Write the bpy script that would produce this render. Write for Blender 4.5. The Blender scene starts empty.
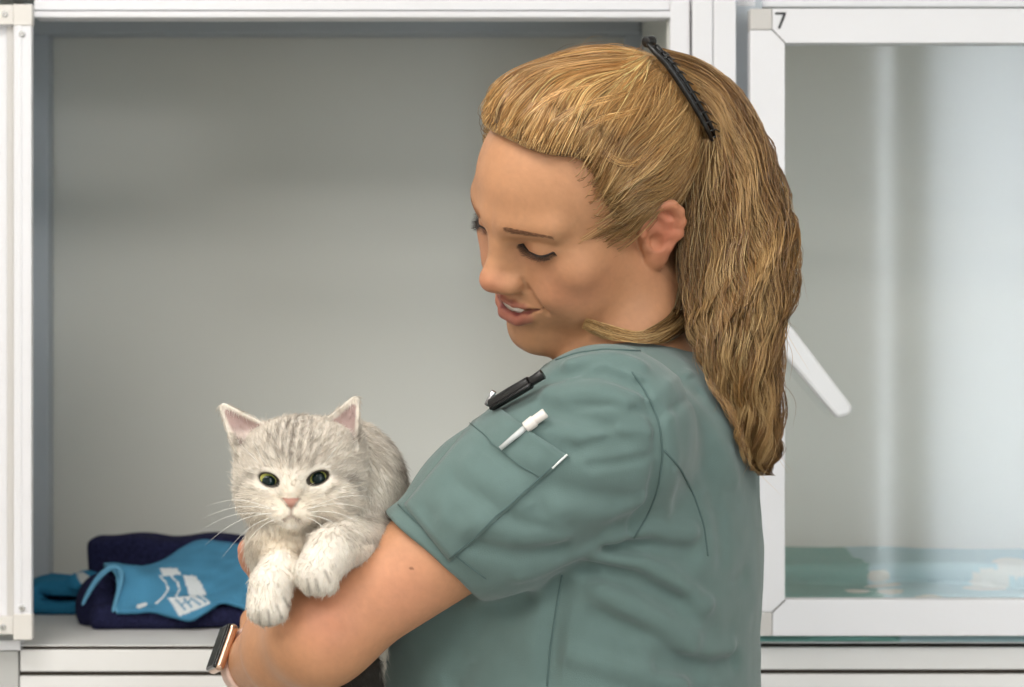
import bpy, math, random
import numpy as np
from concurrent.futures import ThreadPoolExecutor

# ------------------------------------------------------------------ camera, world, lights, exposure
scene = bpy.context.scene
COL = scene.collection
CAMY, CAMZ, F = -1.8, 1.35, 2250.0          # camera stands at (0, CAMY, CAMZ) and looks along +y; F is the focal length in pixels of a 1024 px frame

def P(u, v, y):
    s = (y - CAMY) / F
    return np.array([(u - 512) * s, y, CAMZ - (v - 343.5) * s])

def PX(n, y):                                # n pixels at depth y, in metres
    return n * (y - CAMY) / F

cam = bpy.data.cameras.new('camera')
cam.sensor_width = 36
cam.lens = 36 * F / 1024
cam.clip_start = 0.05
cam.dof.use_dof = True
cam.dof.focus_distance = 1.70
cam.dof.aperture_fstop = 10
camo = bpy.data.objects.new('camera', cam)
COL.objects.link(camo)
camo.location = (0, CAMY, CAMZ)
camo.rotation_euler = (math.radians(90), 0, 0)
scene.camera = camo

scene.view_settings.view_transform = 'Standard'
scene.view_settings.look = 'None'
scene.view_settings.gamma = 1
scene.view_settings.use_curve_mapping = False
scene.view_settings.exposure = 0.13

w = bpy.data.worlds.new('sky')
scene.world = w
w.use_nodes = True
w.node_tree.nodes['Background'].inputs[0].default_value = (0.86, 0.93, 1.0, 1)
w.node_tree.nodes['Background'].inputs[1].default_value = 2.2

def area(name, loc, target, sx, sy, power, col):
    l = bpy.data.lights.new(name, 'AREA')
    l.shape = 'RECTANGLE'; l.size = sx; l.size_y = sy
    l.energy = power; l.color = col
    o = bpy.data.objects.new(name, l); COL.objects.link(o)
    o.location = loc
    from mathutils import Vector
    o.rotation_euler = (Vector(target) - Vector(loc)).to_track_quat('-Z', 'Y').to_euler()
    return o

area('ceiling_lamp_light', (-0.75, -0.75, 2.56), (-0.75, -0.75, 0), 0.9, 0.6, 16, (1.0, 0.965, 0.92))
area('ceiling_lamp_light', (0.75, -1.7, 2.56), (0.75, -1.7, 0), 1.2, 0.6, 17, (1.0, 0.965, 0.92))
area('ceiling_lamp_light', (-1.0, -2.6, 2.56), (-1.0, -2.6, 0), 1.6, 0.9, 40, (1.0, 0.965, 0.92))  # unseen lamp, added behind the camera to light the cage back wall
area('window_daylight', (1.85, -4.62, 1.25), (1.85, 0.0, 1.25), 1.75, 2.5, 72, (0.90, 0.95, 1.0))

# ------------------------------------------------------------------ helpers: colours, materials, meshes
def lin(r, g, b):
    c = np.array([r, g, b], float) / 255
    return np.where(c <= 0.04045, c / 12.92, ((c + 0.055) / 1.055) ** 2.4)

def material(name, rgb=(200, 200, 200), rough=0.5, metal=0.0, attr=None, bump=None, sss=0, spec=0.5, noise=None, sheen=0, emit=None):
    m = bpy.data.materials.new(name)
    m.use_nodes = True
    nt = m.node_tree
    b = nt.nodes['Principled BSDF']
    b.inputs['Base Color'].default_value = (*lin(*rgb), 1)
    b.inputs['Roughness'].default_value = rough
    b.inputs['Metallic'].default_value = metal
    b.inputs['Specular IOR Level'].default_value = spec
    if sheen:
        b.inputs['Sheen Weight'].default_value = sheen
        b.inputs['Sheen Roughness'].default_value = 0.5
    if emit:
        b.inputs['Emission Color'].default_value = (*emit[0], 1)
        b.inputs['Emission Strength'].default_value = emit[1]
    src = None
    if attr:
        a = nt.nodes.new('ShaderNodeVertexColor'); a.layer_name = attr
        src = a.outputs['Color']
        nt.links.new(src, b.inputs['Base Color'])
    tc = nt.nodes.new('ShaderNodeTexCoord')
    if noise:                                 # (scale, low, high) multiplies the base colour
        n = nt.nodes.new('ShaderNodeTexNoise'); n.inputs['Scale'].default_value = noise[0]; n.inputs['Detail'].default_value = 4
        nt.links.new(tc.outputs['Object'], n.inputs['Vector'])
        r = nt.nodes.new('ShaderNodeMapRange'); r.inputs[1].default_value = 0.3; r.inputs[2].default_value = 0.7
        r.inputs[3].default_value = noise[1]; r.inputs[4].default_value = noise[2]
        nt.links.new(n.outputs['Fac'], r.inputs[0])
        mx = nt.nodes.new('ShaderNodeMix'); mx.data_type = 'RGBA'; mx.blend_type = 'MULTIPLY'; mx.inputs[0].default_value = 1
        if src: nt.links.new(src, mx.inputs[6])
        else: mx.inputs[6].default_value = (*lin(*rgb), 1)
        nt.links.new(r.outputs[0], mx.inputs[7])
        nt.links.new(mx.outputs[2], b.inputs['Base Color'])
    if bump:                                  # (scale, strength, distance)
        n = nt.nodes.new('ShaderNodeTexNoise'); n.inputs['Scale'].default_value = bump[0]; n.inputs['Detail'].default_value = 3
        nt.links.new(tc.outputs['Object'], n.inputs['Vector'])
        bp = nt.nodes.new('ShaderNodeBump'); bp.inputs['Strength'].default_value = bump[1]; bp.inputs['Distance'].default_value = bump[2]
        nt.links.new(n.outputs['Fac'], bp.inputs['Height'])
        nt.links.new(bp.outputs['Normal'], b.inputs['Normal'])
    if sss:
        b.inputs['Subsurface Weight'].default_value = sss
        b.inputs['Subsurface Radius'].default_value = (1.0, 0.5, 0.3)
        b.inputs['Subsurface Scale'].default_value = 0.006
    return m

def link(name, me, mat=None, parent=None, smooth=True):
    if mat is not None:
        for m in (mat if isinstance(mat, (list, tuple)) else [mat]): me.materials.append(m)
    o = bpy.data.objects.new(name, me); COL.objects.link(o)
    if parent is not None: o.parent = parent
    if smooth and len(me.polygons):
        me.polygons.foreach_set('use_smooth', np.ones(len(me.polygons), bool))
    return o

def raw_mesh(name, V, faces):
    """faces: (n,k) int array or list of such arrays"""
    me = bpy.data.meshes.new(name)
    fl = faces if isinstance(faces, list) else [faces]
    fl = [np.asarray(f, np.int32) for f in fl if len(f)]
    V = np.asarray(V, np.float32)
    nl = sum(f.size for f in fl); nf = sum(len(f) for f in fl)
    me.vertices.add(len(V)); me.vertices.foreach_set('co', V.ravel())
    me.loops.add(nl); me.loops.foreach_set('vertex_index', np.concatenate([f.ravel() for f in fl]))
    st = []; off = 0
    for f in fl:
        st.append(off + np.arange(len(f)) * f.shape[1]); off += f.size
    me.polygons.add(nf)
    me.polygons.foreach_set('loop_start', np.concatenate(st).astype(np.int32))
    me.update(calc_edges=True)
    me.validate()
    return me

def paint(me, rgb, name='Col'):
    a = me.color_attributes.new(name, 'FLOAT_COLOR', 'POINT')
    c = np.ones((len(me.vertices), 4), np.float32); c[:, :3] = rgb
    a.data.foreach_set('color', c.ravel())

def empty(name, loc):
    o = bpy.data.objects.new(name, None); COL.objects.link(o); o.location = loc
    o.empty_display_size = 0.05
    return o

def tag(o, label, cat, group=None, kind=None):
    o['label'] = label; o['category'] = cat
    if group: o['group'] = group
    if kind: o['kind'] = kind
    return o

def keep(o, parent):                          # parent without moving (parents only carry a location)
    o.parent = parent
    o.location = o.location - parent.location
    return o

class MB:
    """collects boxes, prisms and tubes of one mesh in world coordinates"""
    def __init__(s): s.V = []; s.F = []
    def add(s, V, F):
        o = len(s.V); s.V += [tuple(map(float, v)) for v in V]; s.F += [tuple(i + o for i in f) for f in F]
    def box(s, a, b):
        x0, y0, z0 = np.minimum(a, b); x1, y1, z1 = np.maximum(a, b)
        s.add([(x0,y0,z0),(x1,y0,z0),(x1,y1,z0),(x0,y1,z0),(x0,y0,z1),(x1,y0,z1),(x1,y1,z1),(x0,y1,z1)],
              [(0,3,2,1),(4,5,6,7),(0,1,5,4),(1,2,6,5),(2,3,7,6),(3,0,4,7)])
    def pbox(s, u0, v0, u1, v1, y, d):        # front face at depth y spans the photo rectangle, runs d deep
        a = P(u0, v0, y); b = P(u1, v1, y); s.box(a, b + np.array([0, d, 0]))
    def prism(s, poly, y, d):                 # polygon in photo coordinates at depth y, extruded d
        n = len(poly); f = [P(u, v, y) for u, v in poly]; k = [p + np.array([0, d, 0]) for p in f]
        s.add(f + k, [tuple(range(n)), tuple(range(2*n-1, n-1, -1))] + [(i, i+n, (i+1) % n + n, (i+1) % n) for i in range(n)])
    def tube(s, pts, r, n=10):
        pts = [np.array(p, float) for p in pts]; m = len(pts)
        r = r if hasattr(r, '__len__') else [r]*m
        V = []; up = None
        for i, p in enumerate(pts):
            t = pts[min(i+1, m-1)] - pts[max(i-1, 0)]; t /= np.linalg.norm(t)
            if up is None:
                up = np.cross(t, [0.3, 0.2, 0.9]); up /= np.linalg.norm(up)
            up = up - t*np.dot(up, t); up /= np.linalg.norm(up); s2 = np.cross(t, up)
            V += [p + r[i]*(math.cos(a)*up + math.sin(a)*s2) for a in np.linspace(0, 2*math.pi, n, endpoint=False)]
        Fc = [(i*n+j, i*n+(j+1) % n, (i+1)*n+(j+1) % n, (i+1)*n+j) for i in range(m-1) for j in range(n)]
        Fc += [tuple(range(n-1, -1, -1)), tuple((m-1)*n + j for j in range(n))]
        s.add(V, Fc)
    def build(s, name, mat, parent=None, bevel=0.0, smooth=False):
        me = bpy.data.meshes.new(name); me.from_pydata(s.V, [], s.F); me.update()
        o = link(name, me, mat, None, smooth)
        c = (np.min(s.V, 0) + np.max(s.V, 0))/2
        c = np.array([c[0], c[1], np.min(s.V, 0)[2]])
        me.vertices.foreach_set('co', (np.array(s.V) - c).astype(np.float32).ravel()); o.location = c
        if parent is not None:
            o.parent = parent; o.location = c - world_loc(parent)
        if bevel:
            md = o.modifiers.new('bevel', 'BEVEL'); md.width = bevel; md.segments = 2; md.limit_method = 'ANGLE'
        return o

def world_loc(o):
    l = np.array(o.location)
    while o.parent is not None:
        o = o.parent; l = l + np.array(o.location)
    return l

def put(name, V, faces, mat, parent=None, rgb=None, smooth=True):
    """arrays in world coordinates -> object under parent (whose transform is a pure translation)"""
    V = np.asarray(V, np.float32)
    if parent is not None: c = world_loc(parent)
    else: c = np.array([(V[:,0].min()+V[:,0].max())/2, (V[:,1].min()+V[:,1].max())/2, V[:,2].min()])
    me = raw_mesh(name, V - c.astype(np.float32), faces)
    if rgb is not None: paint(me, rgb)
    o = link(name, me, mat, parent, smooth)
    if parent is None: o.location = c
    return o

# ------------------------------------------------------------------ implicit surfaces
A = lambda *v: np.array(v, np.float32)
def smin(a, b, k):
    h = np.maximum(k - np.abs(a - b), 0) / k
    return np.minimum(a, b) - h*h*k*0.25
def smax(a, b, k): return -smin(-a, -b, k)
def ln(q): return np.sqrt((q*q).sum(1))
def ell(p, c, r, R=None):
    q = p - A(*c)
    if R is not None: q = q @ np.asarray(R, np.float32)
    r = A(*r)
    k0 = ln(q/r); k1 = ln(q/(r*r))
    return k0*(k0 - 1)/np.maximum(k1, 1e-6)
def rcone(p, a, b, r1, r2):
    a = A(*a); b = A(*b); ab = b - a
    t = np.clip(((p - a) @ ab)/float(ab @ ab), 0, 1)
    return ln(p - a - t[:, None]*ab) - (r1 + (r2 - r1)*t)
def chain(p, pts, rs, k=0.004):
    d = None
    for i in range(len(pts)-1):
        e = rcone(p, pts[i], pts[i+1], rs[i], rs[i+1])
        d = e if d is None else smin(d, e, k)
    return d
def rbox(p, c, h, r, R=None):
    q = p - A(*c)
    if R is not None: q = q @ np.asarray(R, np.float32)
    q = np.abs(q) - (A(*h) - r)
    return ln(np.maximum(q, 0)) + np.minimum(q.max(1), 0) - r

def vnoise(p, s, seed=0):
    """smooth value noise in [-1,1]"""
    q = p*s + 1000.0; i = np.floor(q).astype(np.int64); f = (q - i).astype(np.float32); f = f*f*(3 - 2*f)
    def h(a):
        n = a[:,0]*374761393 + a[:,1]*668265263 + a[:,2]*2147483647 + seed*974711
        n = (n ^ (n >> 13))*1274126177; n = n ^ (n >> 16)
        return ((n & 0xffff)/32767.5 - 1).astype(np.float32)
    r = 0
    for dx in (0,1):
        for dy in (0,1):
            for dz in (0,1):
                wgt = (f[:,0] if dx else 1-f[:,0])*(f[:,1] if dy else 1-f[:,1])*(f[:,2] if dz else 1-f[:,2])
                r = r + wgt*h(i + np.array([dx,dy,dz]))
    return r

def grad(f, p, e=4e-4):
    def one(i):
        d = np.zeros(3, np.float32); d[i] = e
        return (f(p + d) - f(p - d))/(2*e)
    if len(p) < 2000: return np.stack([one(i) for i in range(3)], 1)
    with ThreadPoolExecutor(3) as ex: return np.stack(list(ex.map(one, range(3))), 1)

def march(f, lo, hi, h, n=16, project=2, slack=0.006):
    """sparse surface nets; returns vertices, quads, outward normals"""
    lo = A(*lo); hi = A(*hi)
    nb = np.ceil((hi - lo)/(h*n)).astype(int)
    B = np.stack(np.meshgrid(*[np.arange(k) for k in nb], indexing='ij'), -1).reshape(-1, 3)
    cen = (lo + (B + 0.5)*h*n).astype(np.float32)
    d = f(cen)
    B = B[np.abs(d) < 0.87*n*h*1.35 + slack]
    g = np.stack(np.meshgrid(*[np.arange(n+1)]*3, indexing='ij'), -1).reshape(-1, 3)
    K = []; VV = []; EK = []; EA = []; ES = []
    big = 1 << 20
    key = lambda c: (c[:,0].astype(np.int64)*big + c[:,1])*big + c[:,2]
    def batch(bb):
        idx = bb[:, None, :]*n + g[None]
        pts = (lo + idx.reshape(-1, 3)*h).astype(np.float32)
        val = f(pts).reshape(len(bb), n+1, n+1, n+1)
        neg = val < 0
        cs = 0
        for dx in (0,1):
            for dy in (0,1):
                for dz in (0,1):
                    cs = cs + neg[:, dx:n+dx, dy:n+dy, dz:n+dz]
        act = np.argwhere((cs > 0) & (cs < 8))
        if not len(act): return None
        b, i, j, k = act.T
        acc = np.zeros((len(act), 3)); cnt = np.zeros(len(act))
        cor = {(dx,dy,dz): val[b, i+dx, j+dy, k+dz] for dx in (0,1) for dy in (0,1) for dz in (0,1)}
        for ax in range(3):
            for o1 in (0,1):
                for o2 in (0,1):
                    a0 = [0,0,0]; oth = [q for q in range(3) if q != ax]
                    a0[oth[0]] = o1; a0[oth[1]] = o2; a1 = list(a0); a1[ax] = 1
                    v0 = cor[tuple(a0)]; v1 = cor[tuple(a1)]
                    m = (v0 < 0) != (v1 < 0)
                    t = np.where(m, v0/np.where(m, v0 - v1, 1), 0)
                    pt = np.tile(np.array(a0, float), (len(act), 1)); pt[:, ax] = t
                    acc += pt*m[:, None]; cnt += m
        cell = bb[b]*n + np.stack([i,j,k], 1)
        ek = []; ea = []; es = []
        for ax in range(3):
            a1 = [0,0,0]; a1[ax] = 1
            v0 = cor[(0,0,0)]; v1 = cor[tuple(a1)]
            m = (v0 < 0) != (v1 < 0)
            ek.append(cell[m]); ea.append(np.full(m.sum(), ax)); es.append(v0[m] < 0)
        return key(cell), lo + (cell + acc/cnt[:, None])*h, ek, ea, es
    with ThreadPoolExecutor(4) as ex:
        for r in ex.map(batch, [B[s:s+24] for s in range(0, len(B), 24)]):
            if r is not None: K.append(r[0]); VV.append(r[1]); EK += r[2]; EA += r[3]; ES += r[4]
    K = np.concatenate(K); V = np.concatenate(VV)
    o = np.argsort(K); K = K[o]; V = V[o]
    EK = np.concatenate(EK); EA = np.concatenate(EA); ES = np.concatenate(ES)
    quads = []
    for ax in range(3):
        m = EA == ax; c = EK[m]; sgn = ES[m]
        a, b2 = [(1,2),(2,0),(0,1)][ax]
        ea = np.zeros(3, int); ea[a] = 1; eb = np.zeros(3, int); eb[b2] = 1
        q = []; ok = np.ones(len(c), bool)
        for cc in (c - ea - eb, c - eb, c, c - ea):
            kk = key(cc); ii = np.clip(np.searchsorted(K, kk), 0, len(K)-1)
            ok &= (K[ii] == kk); q.append(ii)
        q = np.stack(q, 1)
        q[~sgn] = q[~sgn][:, ::-1]
        quads.append(q[ok])
    Q = np.concatenate(quads)
    V = V.astype(np.float32)
    for _ in range(project):
        gr = grad(f, V); gl = np.maximum(ln(gr), 0.2)
        stp = np.clip(f(V)/gl, -h, h)
        V = V - gr/gl[:, None]*stp[:, None]*0.8
    gr = grad(f, V); N = gr/np.maximum(ln(gr), 1e-6)[:, None]
    return V, Q, N

def hit(f, u, v, y0=-0.6, y1=0.4):
    """where the ray of a photo point meets an implicit surface"""
    o = A(0, CAMY, CAMZ); d = (P(u, v, 0) - np.array([0, CAMY, CAMZ])).astype(np.float32); d /= np.linalg.norm(d)
    t = y0 - CAMY; best = (9, t)
    for _ in range(400):
        dist = float(f((o + t*d)[None])[0])
        if dist < best[0]: best = (dist, t)
        if dist < 2e-4: return o + t*d
        t += max(dist*0.6, 2e-4)
        if t > y1 - CAMY: break
    p = (o + best[1]*d)[None]                 # the ray just misses: nearest point of the surface
    for _ in range(6):
        g = grad(f, p)[0]; p = p - (g/max(float(g @ g), .1)*float(f(p)[0]))[None]
    return p[0].astype(np.float32)

def strands(paths, radius, sides=3, taper=True, colors=None):
    """paths (n,m,3) -> tapered tubes as vertex, quad arrays; radius scalar or (n,)"""
    n, m, _ = paths.shape
    t = np.gradient(paths, axis=1); t /= np.maximum(np.linalg.norm(t, axis=2, keepdims=True), 1e-9)
    a = np.cross(t, np.array([0.31, 0.27, 0.91])); a /= np.maximum(np.linalg.norm(a, axis=2, keepdims=True), 1e-9)
    b = np.cross(t, a)
    prof = np.ones(m)
    if taper: prof = np.minimum(1, 1.25*(1 - np.linspace(0, 1, m))**0.6 + 0.06)
    r = np.broadcast_to(np.asarray(radius, float).reshape(-1, 1), (n, m))*prof
    ring = [paths + r[..., None]*(math.cos(q)*a + math.sin(q)*b) for q in np.linspace(0, 2*math.pi, sides, endpoint=False)]
    V = np.stack(ring, 2).reshape(-1, 3)
    base = (np.arange(n)[:, None]*m + np.arange(m-1)[None])*sides
    F_ = []
    for k in range(sides):
        k2 = (k+1) % sides
        F_.append(np.stack([base+k, base+k2, base+sides+k2, base+sides+k], -1).reshape(-1, 4))
    C = None
    if colors is not None:
        c = colors if colors.ndim == 3 else np.repeat(colors[:, None], m, 1)
        C = np.repeat(c.reshape(-1, 3), sides, 0)
    return V, np.concatenate(F_), C
# ------------------------------------------------------------------ materials of the setting
M = {}
M['alu'] = material('white_coated_aluminium', (232, 232, 236), 0.35)
M['panel'] = material('white_laminate', (234, 233, 232), 0.4)
M['grey_panel'] = material('grey_laminate', (219, 220, 214), 0.45, noise=(3, 0.985, 1.0))
M['lightened_panel'] = material('lightened_laminate', (238, 237, 230), 0.45)  # laminate lightened: brightness of the glazed cell put into the colour
M['rail'] = material('grey_aluminium_rail', (178, 186, 194), 0.4)
M['end'] = material('grey_end_laminate', (188, 188, 186), 0.5)
M['connector'] = material('grey_plastic_connector', (206, 203, 200), 0.5)
M['connector_warm'] = material('pale_plastic_connector', (226, 222, 217), 0.5)
M['dark'] = material('dark_gasket', (60, 52, 42), 0.7)
M['screw'] = material('zinc_screw', (225, 225, 225), 0.25, 0.6)
M['ink'] = material('black_ink', (20, 20, 24), 0.5)
M['wall'] = material('room_paint', (226, 224, 218), 0.8)
M['ceil'] = material('ceiling_paint', (238, 238, 236), 0.85)
M['floor'] = material('room_vinyl', (168, 166, 160), 0.45, noise=(9, 0.93, 1.0))
M['mull'] = material('window_frame_paint', (150, 146, 130), 0.5)
M['lampwhite'] = material('lamp_diffuser', (240, 240, 235), 0.5, emit=((1, 0.96, 0.9), 1.6))
M['handle'] = material('white_handle_plastic', (236, 237, 240), 0.3)

def glass_material():
    m = bpy.data.materials.new('clear_glass'); m.use_nodes = True
    nt = m.node_tree; nt.nodes.clear()
    out = nt.nodes.new('ShaderNodeOutputMaterial'); mix = nt.nodes.new('ShaderNodeMixShader')
    tr = nt.nodes.new('ShaderNodeBsdfTransparent'); gl = nt.nodes.new('ShaderNodeBsdfGlossy')
    tr.inputs[0].default_value = (0.975, 0.98, 0.98, 1); gl.inputs['Roughness'].default_value = 0.06
    lw = nt.nodes.new('ShaderNodeLayerWeight'); lw.inputs['Blend'].default_value = 0.5
    pw = nt.nodes.new('ShaderNodeMath'); pw.operation = 'POWER'; pw.inputs[1].default_value = 4.0
    fr = nt.nodes.new('ShaderNodeMath'); fr.operation = 'MULTIPLY_ADD'; fr.inputs[1].default_value = 0.85; fr.inputs[2].default_value = 0.075
    nt.links.new(lw.outputs['Facing'], pw.inputs[0]); nt.links.new(pw.outputs[0], fr.inputs[0])
    nt.links.new(fr.outputs[0], mix.inputs[0]); nt.links.new(tr.outputs[0], mix.inputs[1])
    nt.links.new(gl.outputs[0], mix.inputs[2]); nt.links.new(mix.outputs[0], out.inputs[0])
    return m
M['glass'] = glass_material()

def struct(o): o['kind'] = 'structure'; return o

# ------------------------------------------------------------------ the room
RX0, RX1, RY0, RY1, RZ = -2.2, 2.8, -4.4, 1.25, 2.6
def slab(name, a, b, mat):
    m = MB(); m.box(a, b); return struct(m.build(name, mat))
slab('floor', (RX0-.1, RY0-.1, -0.1), (RX1+.1, RY1+.1, 0), M['floor'])
slab('ceiling', (RX0-.1, RY0-.1, RZ), (RX1+.1, RY1+.1, RZ+.1), M['ceil'])
slab('wall_left', (RX0-.1, RY0-.1, 0), (RX0, RY1+.1, RZ), M['wall'])
slab('wall_right', (RX1, RY0-.1, 0), (RX1+.1, RY1+.1, RZ), M['wall'])
slab('wall_front', (RX0, RY1, 0), (RX1, RY1+.1, RZ), M['wall'])
WX0, WX1, WZ0, WZ1 = 1.178, 2.6, 0.06, 2.45
m = MB()
m.box((RX0, RY0-.1, 0), (WX0, RY0, RZ)); m.box((WX1, RY0-.1, 0), (RX1, RY0, RZ))
m.box((WX0, RY0-.1, WZ1), (WX1, RY0, RZ)); m.box((WX0, RY0-.1, 0), (WX1, RY0, WZ0))
struct(m.build('wall_rear', M['wall']))
wf = MB()
for a, b in ((1.212, 1.33), (1.93, 1.97), (2.56, 2.6)): wf.box((a, RY0-.08, WZ0), (b, RY0-.02, WZ1))
wf.box((WX0, RY0-.08, WZ0), (WX1, RY0-.02, WZ0+.05)); wf.box((WX0, RY0-.08, WZ1-.05), (WX1, RY0-.02, WZ1))
win = struct(wf.build('window_1', M['mull']))
wg = MB(); wg.box((WX0, RY0-.055, WZ0+.05), (WX1, RY0-.05, WZ1-.05)); wg.build('window_glass', M['glass'], win)

# curtain with real folds in front of the tall window
cm = bpy.data.materials.new('sheer_curtain'); cm.use_nodes = True
nt = cm.node_tree; bs = nt.nodes['Principled BSDF']; bs.inputs['Base Color'].default_value = (*lin(238, 240, 244), 1); bs.inputs['Roughness'].default_value = 0.9
tl = nt.nodes.new('ShaderNodeBsdfTranslucent'); tl.inputs[0].default_value = (0.93, 0.95, 0.97, 1)
mx = nt.nodes.new('ShaderNodeMixShader'); mx.inputs[0].default_value = 0.8
nt.links.new(bs.outputs[0], mx.inputs[1]); nt.links.new(tl.outputs[0], mx.inputs[2]); nt.links.new(mx.outputs[0], nt.nodes['Material Output'].inputs[0])
nu, nv = 160, 20
uu = np.linspace(0, 1, nu); vv = np.linspace(0, 1, nv)
X = 1.31 + 0.61*uu[:, None] + 0*vv[None]; Z = 0.04 + 2.44*vv[None] + 0*uu[:, None]
Y = RY0 + 0.06 + 0.028*np.sin(uu*58 + 1.5*np.sin(uu*9))[:, None]*(1.1 - 0.5*vv[None])
V = np.stack([X, Y, Z], -1).reshape(-1, 3)
ii = (np.arange(nu-1)[:, None]*nv + np.arange(nv-1)[None]).ravel()
Q = np.stack([ii, ii+nv, ii+nv+1, ii+1], 1)
cur = put('curtain', V, Q, cm); tag(cur, 'sheer white curtain hanging in front of the tall window', 'curtain')

for (x, y, sx, sy, lab) in ((-0.75, -0.75, 0.9, 0.6, 'square-ish white ceiling lamp nearest the cages, left of the camera'), (0.75, -1.7, 1.2, 0.6, 'long white ceiling lamp right of the camera'), (-1.0, -2.6, 1.6, 0.9, 'unseen white ceiling lamp behind the camera, added to brighten the cage wall')):
    e = tag(empty('ceiling_lamp', (x, y, RZ)), lab, 'lamp', 'lamps on the ceiling')
    f = MB(); t = 0.025
    f.box((x-sx/2-t, y-sy/2-t, RZ-.02), (x+sx/2+t, y-sy/2, RZ)); f.box((x-sx/2-t, y+sy/2, RZ-.02), (x+sx/2+t, y+sy/2+t, RZ))
    f.box((x-sx/2-t, y-sy/2, RZ-.02), (x-sx/2, y+sy/2, RZ)); f.box((x+sx/2, y-sy/2, RZ-.02), (x+sx/2+t, y+sy/2, RZ))
    f.build('lamp_frame', M['alu'], e)
    d = MB(); d.box((x-sx/2, y-sy/2, RZ-.014), (x+sx/2, y+sy/2, RZ-.004)); d.build('lamp_diffuser', M['lampwhite'], e)

# ------------------------------------------------------------------ the bank of cat cages
YF, YB = 0.5, 1.0
ZF = P(0, 645, YF)[2]                          # cage floor
ZC = P(0, 4, 0.97)[2]                          # cage ceiling
XL = P(22, 0, YB)[0]; XR = P(640, 0, YB)[0]    # inside faces of the open cell
XR2 = P(752, 0, YF)[0]; XE = 1.05; ZG = P(0, 642, YF)[2]
cage = tag(empty('cage_bank', (0.1, 0.75, 0)), 'bank of pale grey cat cages with white aluminium frames and one open cell', 'cage')
def part(name, mat, fn, bevel=0.0, parent=None):
    m = MB(); fn(m); return m.build(name, mat, parent or cage, bevel)
part('back_panel', M['grey_panel'], lambda m: m.box((XL-.02, YB, ZF-.02), (XR+.02, YB+.012, ZC+.02)))
part('back_panel', M['lightened_panel'], lambda m: m.box((XR2-.02, YB, ZF-.02), (XE, YB+.012, ZC+.02)))
part('side_panel', M['grey_panel'], lambda m: m.box((XL-.012, YF+.012, ZF), (XL, YB, ZC)))
part('side_panel', M['grey_panel'], lambda m: m.box((XR, YF+.012, ZF), (XR+.008, YB, ZC)))
part('side_panel', M['lightened_panel'], lambda m: m.box((XR2-.014, YF+.03, ZF), (XR2, YB, ZC)))
part('side_panel', M['lightened_panel'], lambda m: m.box((XE-.012, YF+.03, ZF), (XE, YB, ZC)))
part('cage_ceiling', M['grey_panel'], lambda m: m.box((XL-.012, YF+.012, ZC), (XR+.008, YB, ZC+.012)))
part('cage_ceiling', M['lightened_panel'], lambda m: m.box((XR2-.014, YF+.03, ZC), (XE, YB, ZC+.012)))
part('cage_floor', M['panel'], lambda m: (m.box((XL-.012, YF, ZF-.0012), (XR+.008, YB, ZF)), m.box((XL-.012, YF+.02, ZF-.006), (XR+.008, YB, ZF-.001))))
part('cage_floor', M['panel'], lambda m: (m.box((XR2-.014, YF+.001, ZG-.0012), (XE, YB, ZG)), m.box((XR2-.014, YF+.02, ZG-.006), (XE, YB, ZG-.001))))
part('corner_rail', M['rail'], lambda m: m.pbox(21, -2, 48, 640, 0.965, 0.034), 0.002)
part('corner_rail', M['rail'], lambda m: m.pbox(625, -2, 643, 640, 0.965, 0.034), 0.002)
part('top_rail', M['rail'], lambda m: m.pbox(23, 1, 640, 33, 0.955, 0.044), 0.002)
# face frame
part('header', M['alu'], lambda m: (m.pbox(34, -330, 692, 10, YF+.006, .02), m.pbox(34, 11, 671, 17.5, YF, .03)), 0.001)
part('header', M['alu'], lambda m: (m.pbox(736, -330, 1560, 7, YF+.012, .02), m.pbox(736, -330, 756, 7, YF+.008, .02)), 0.001)
part('jamb', M['alu'], lambda m: m.pbox(670, -1, 690, 645, YF, .02), 0.001)
part('post', M['alu'], lambda m: (m.pbox(692.5, -330, 712.5, 645, YF-.012, .03), m.pbox(713.5, -330, 736, 645, YF-.012, .03), m.pbox(692.5, -330, 736, 645, YF-.009, .02)), 0.0008)
part('recess_strip', M['rail'], lambda m: m.pbox(735, -330, 762, 645, YF+.008, .015))
part('shadow_gap', M['dark'], lambda m: (m.pbox(689, -330, 693.5, 645, YF+.012, .006)))
# boards under the cells
part('gasket', M['dark'], lambda m: m.box((P(19, 0, YF)[0], YF+.004, P(0, 676.5, YF)[2]), (XE, YF+.02, ZF-.0013)))
part('lower_rail', M['panel'], lambda m: m.pbox(20, 650, 640, 671.5, YF-.002, .02), 0.001)
part('lower_rail', M['panel'], lambda m: m.pbox(641, 647.5, 1560, 669.5, YF-.002, .02), 0.001)
part('lower_panel', M['panel'], lambda m: (lambda a, b: m.box((a[0], YF-.002, 0.05), (b[0], YF+.016, a[2])))(P(20, 676, YF), P(640, 676, YF)), 0.001)
part('lower_panel', M['panel'], lambda m: (lambda a, b: m.box((a[0], YF-.002, 0.05), (XE, YF+.016, a[2])))(P(641, 674, YF), 0), 0.001)
part('end_panel', M['end'], lambda m: (lambda a: m.box((-1.15, YF-.004, 0.05), (a[0]-.001, YF+.016, a[2])))(P(20, 651, YF)))
part('end_cap', M['alu'], lambda m: m.pbox(-680, 640.5, 20, 650.5, YF-.006, .02))
part('end_panel', M['grey_panel'], lambda m: m.box((-1.15, YF+.03, ZF-.006), (XL-.012, YB+.012, ZC+.02)))
part('plinth', M['dark'], lambda m: m.box((-1.13, YF+.05, 0), (XE-.02, YB+.01, 0.05)))
part('carcass', M['grey_panel'], lambda m: m.box((-1.14, YF+.022, 0.05), (XE-.01, YB+.012, ZF-.008)))
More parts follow.
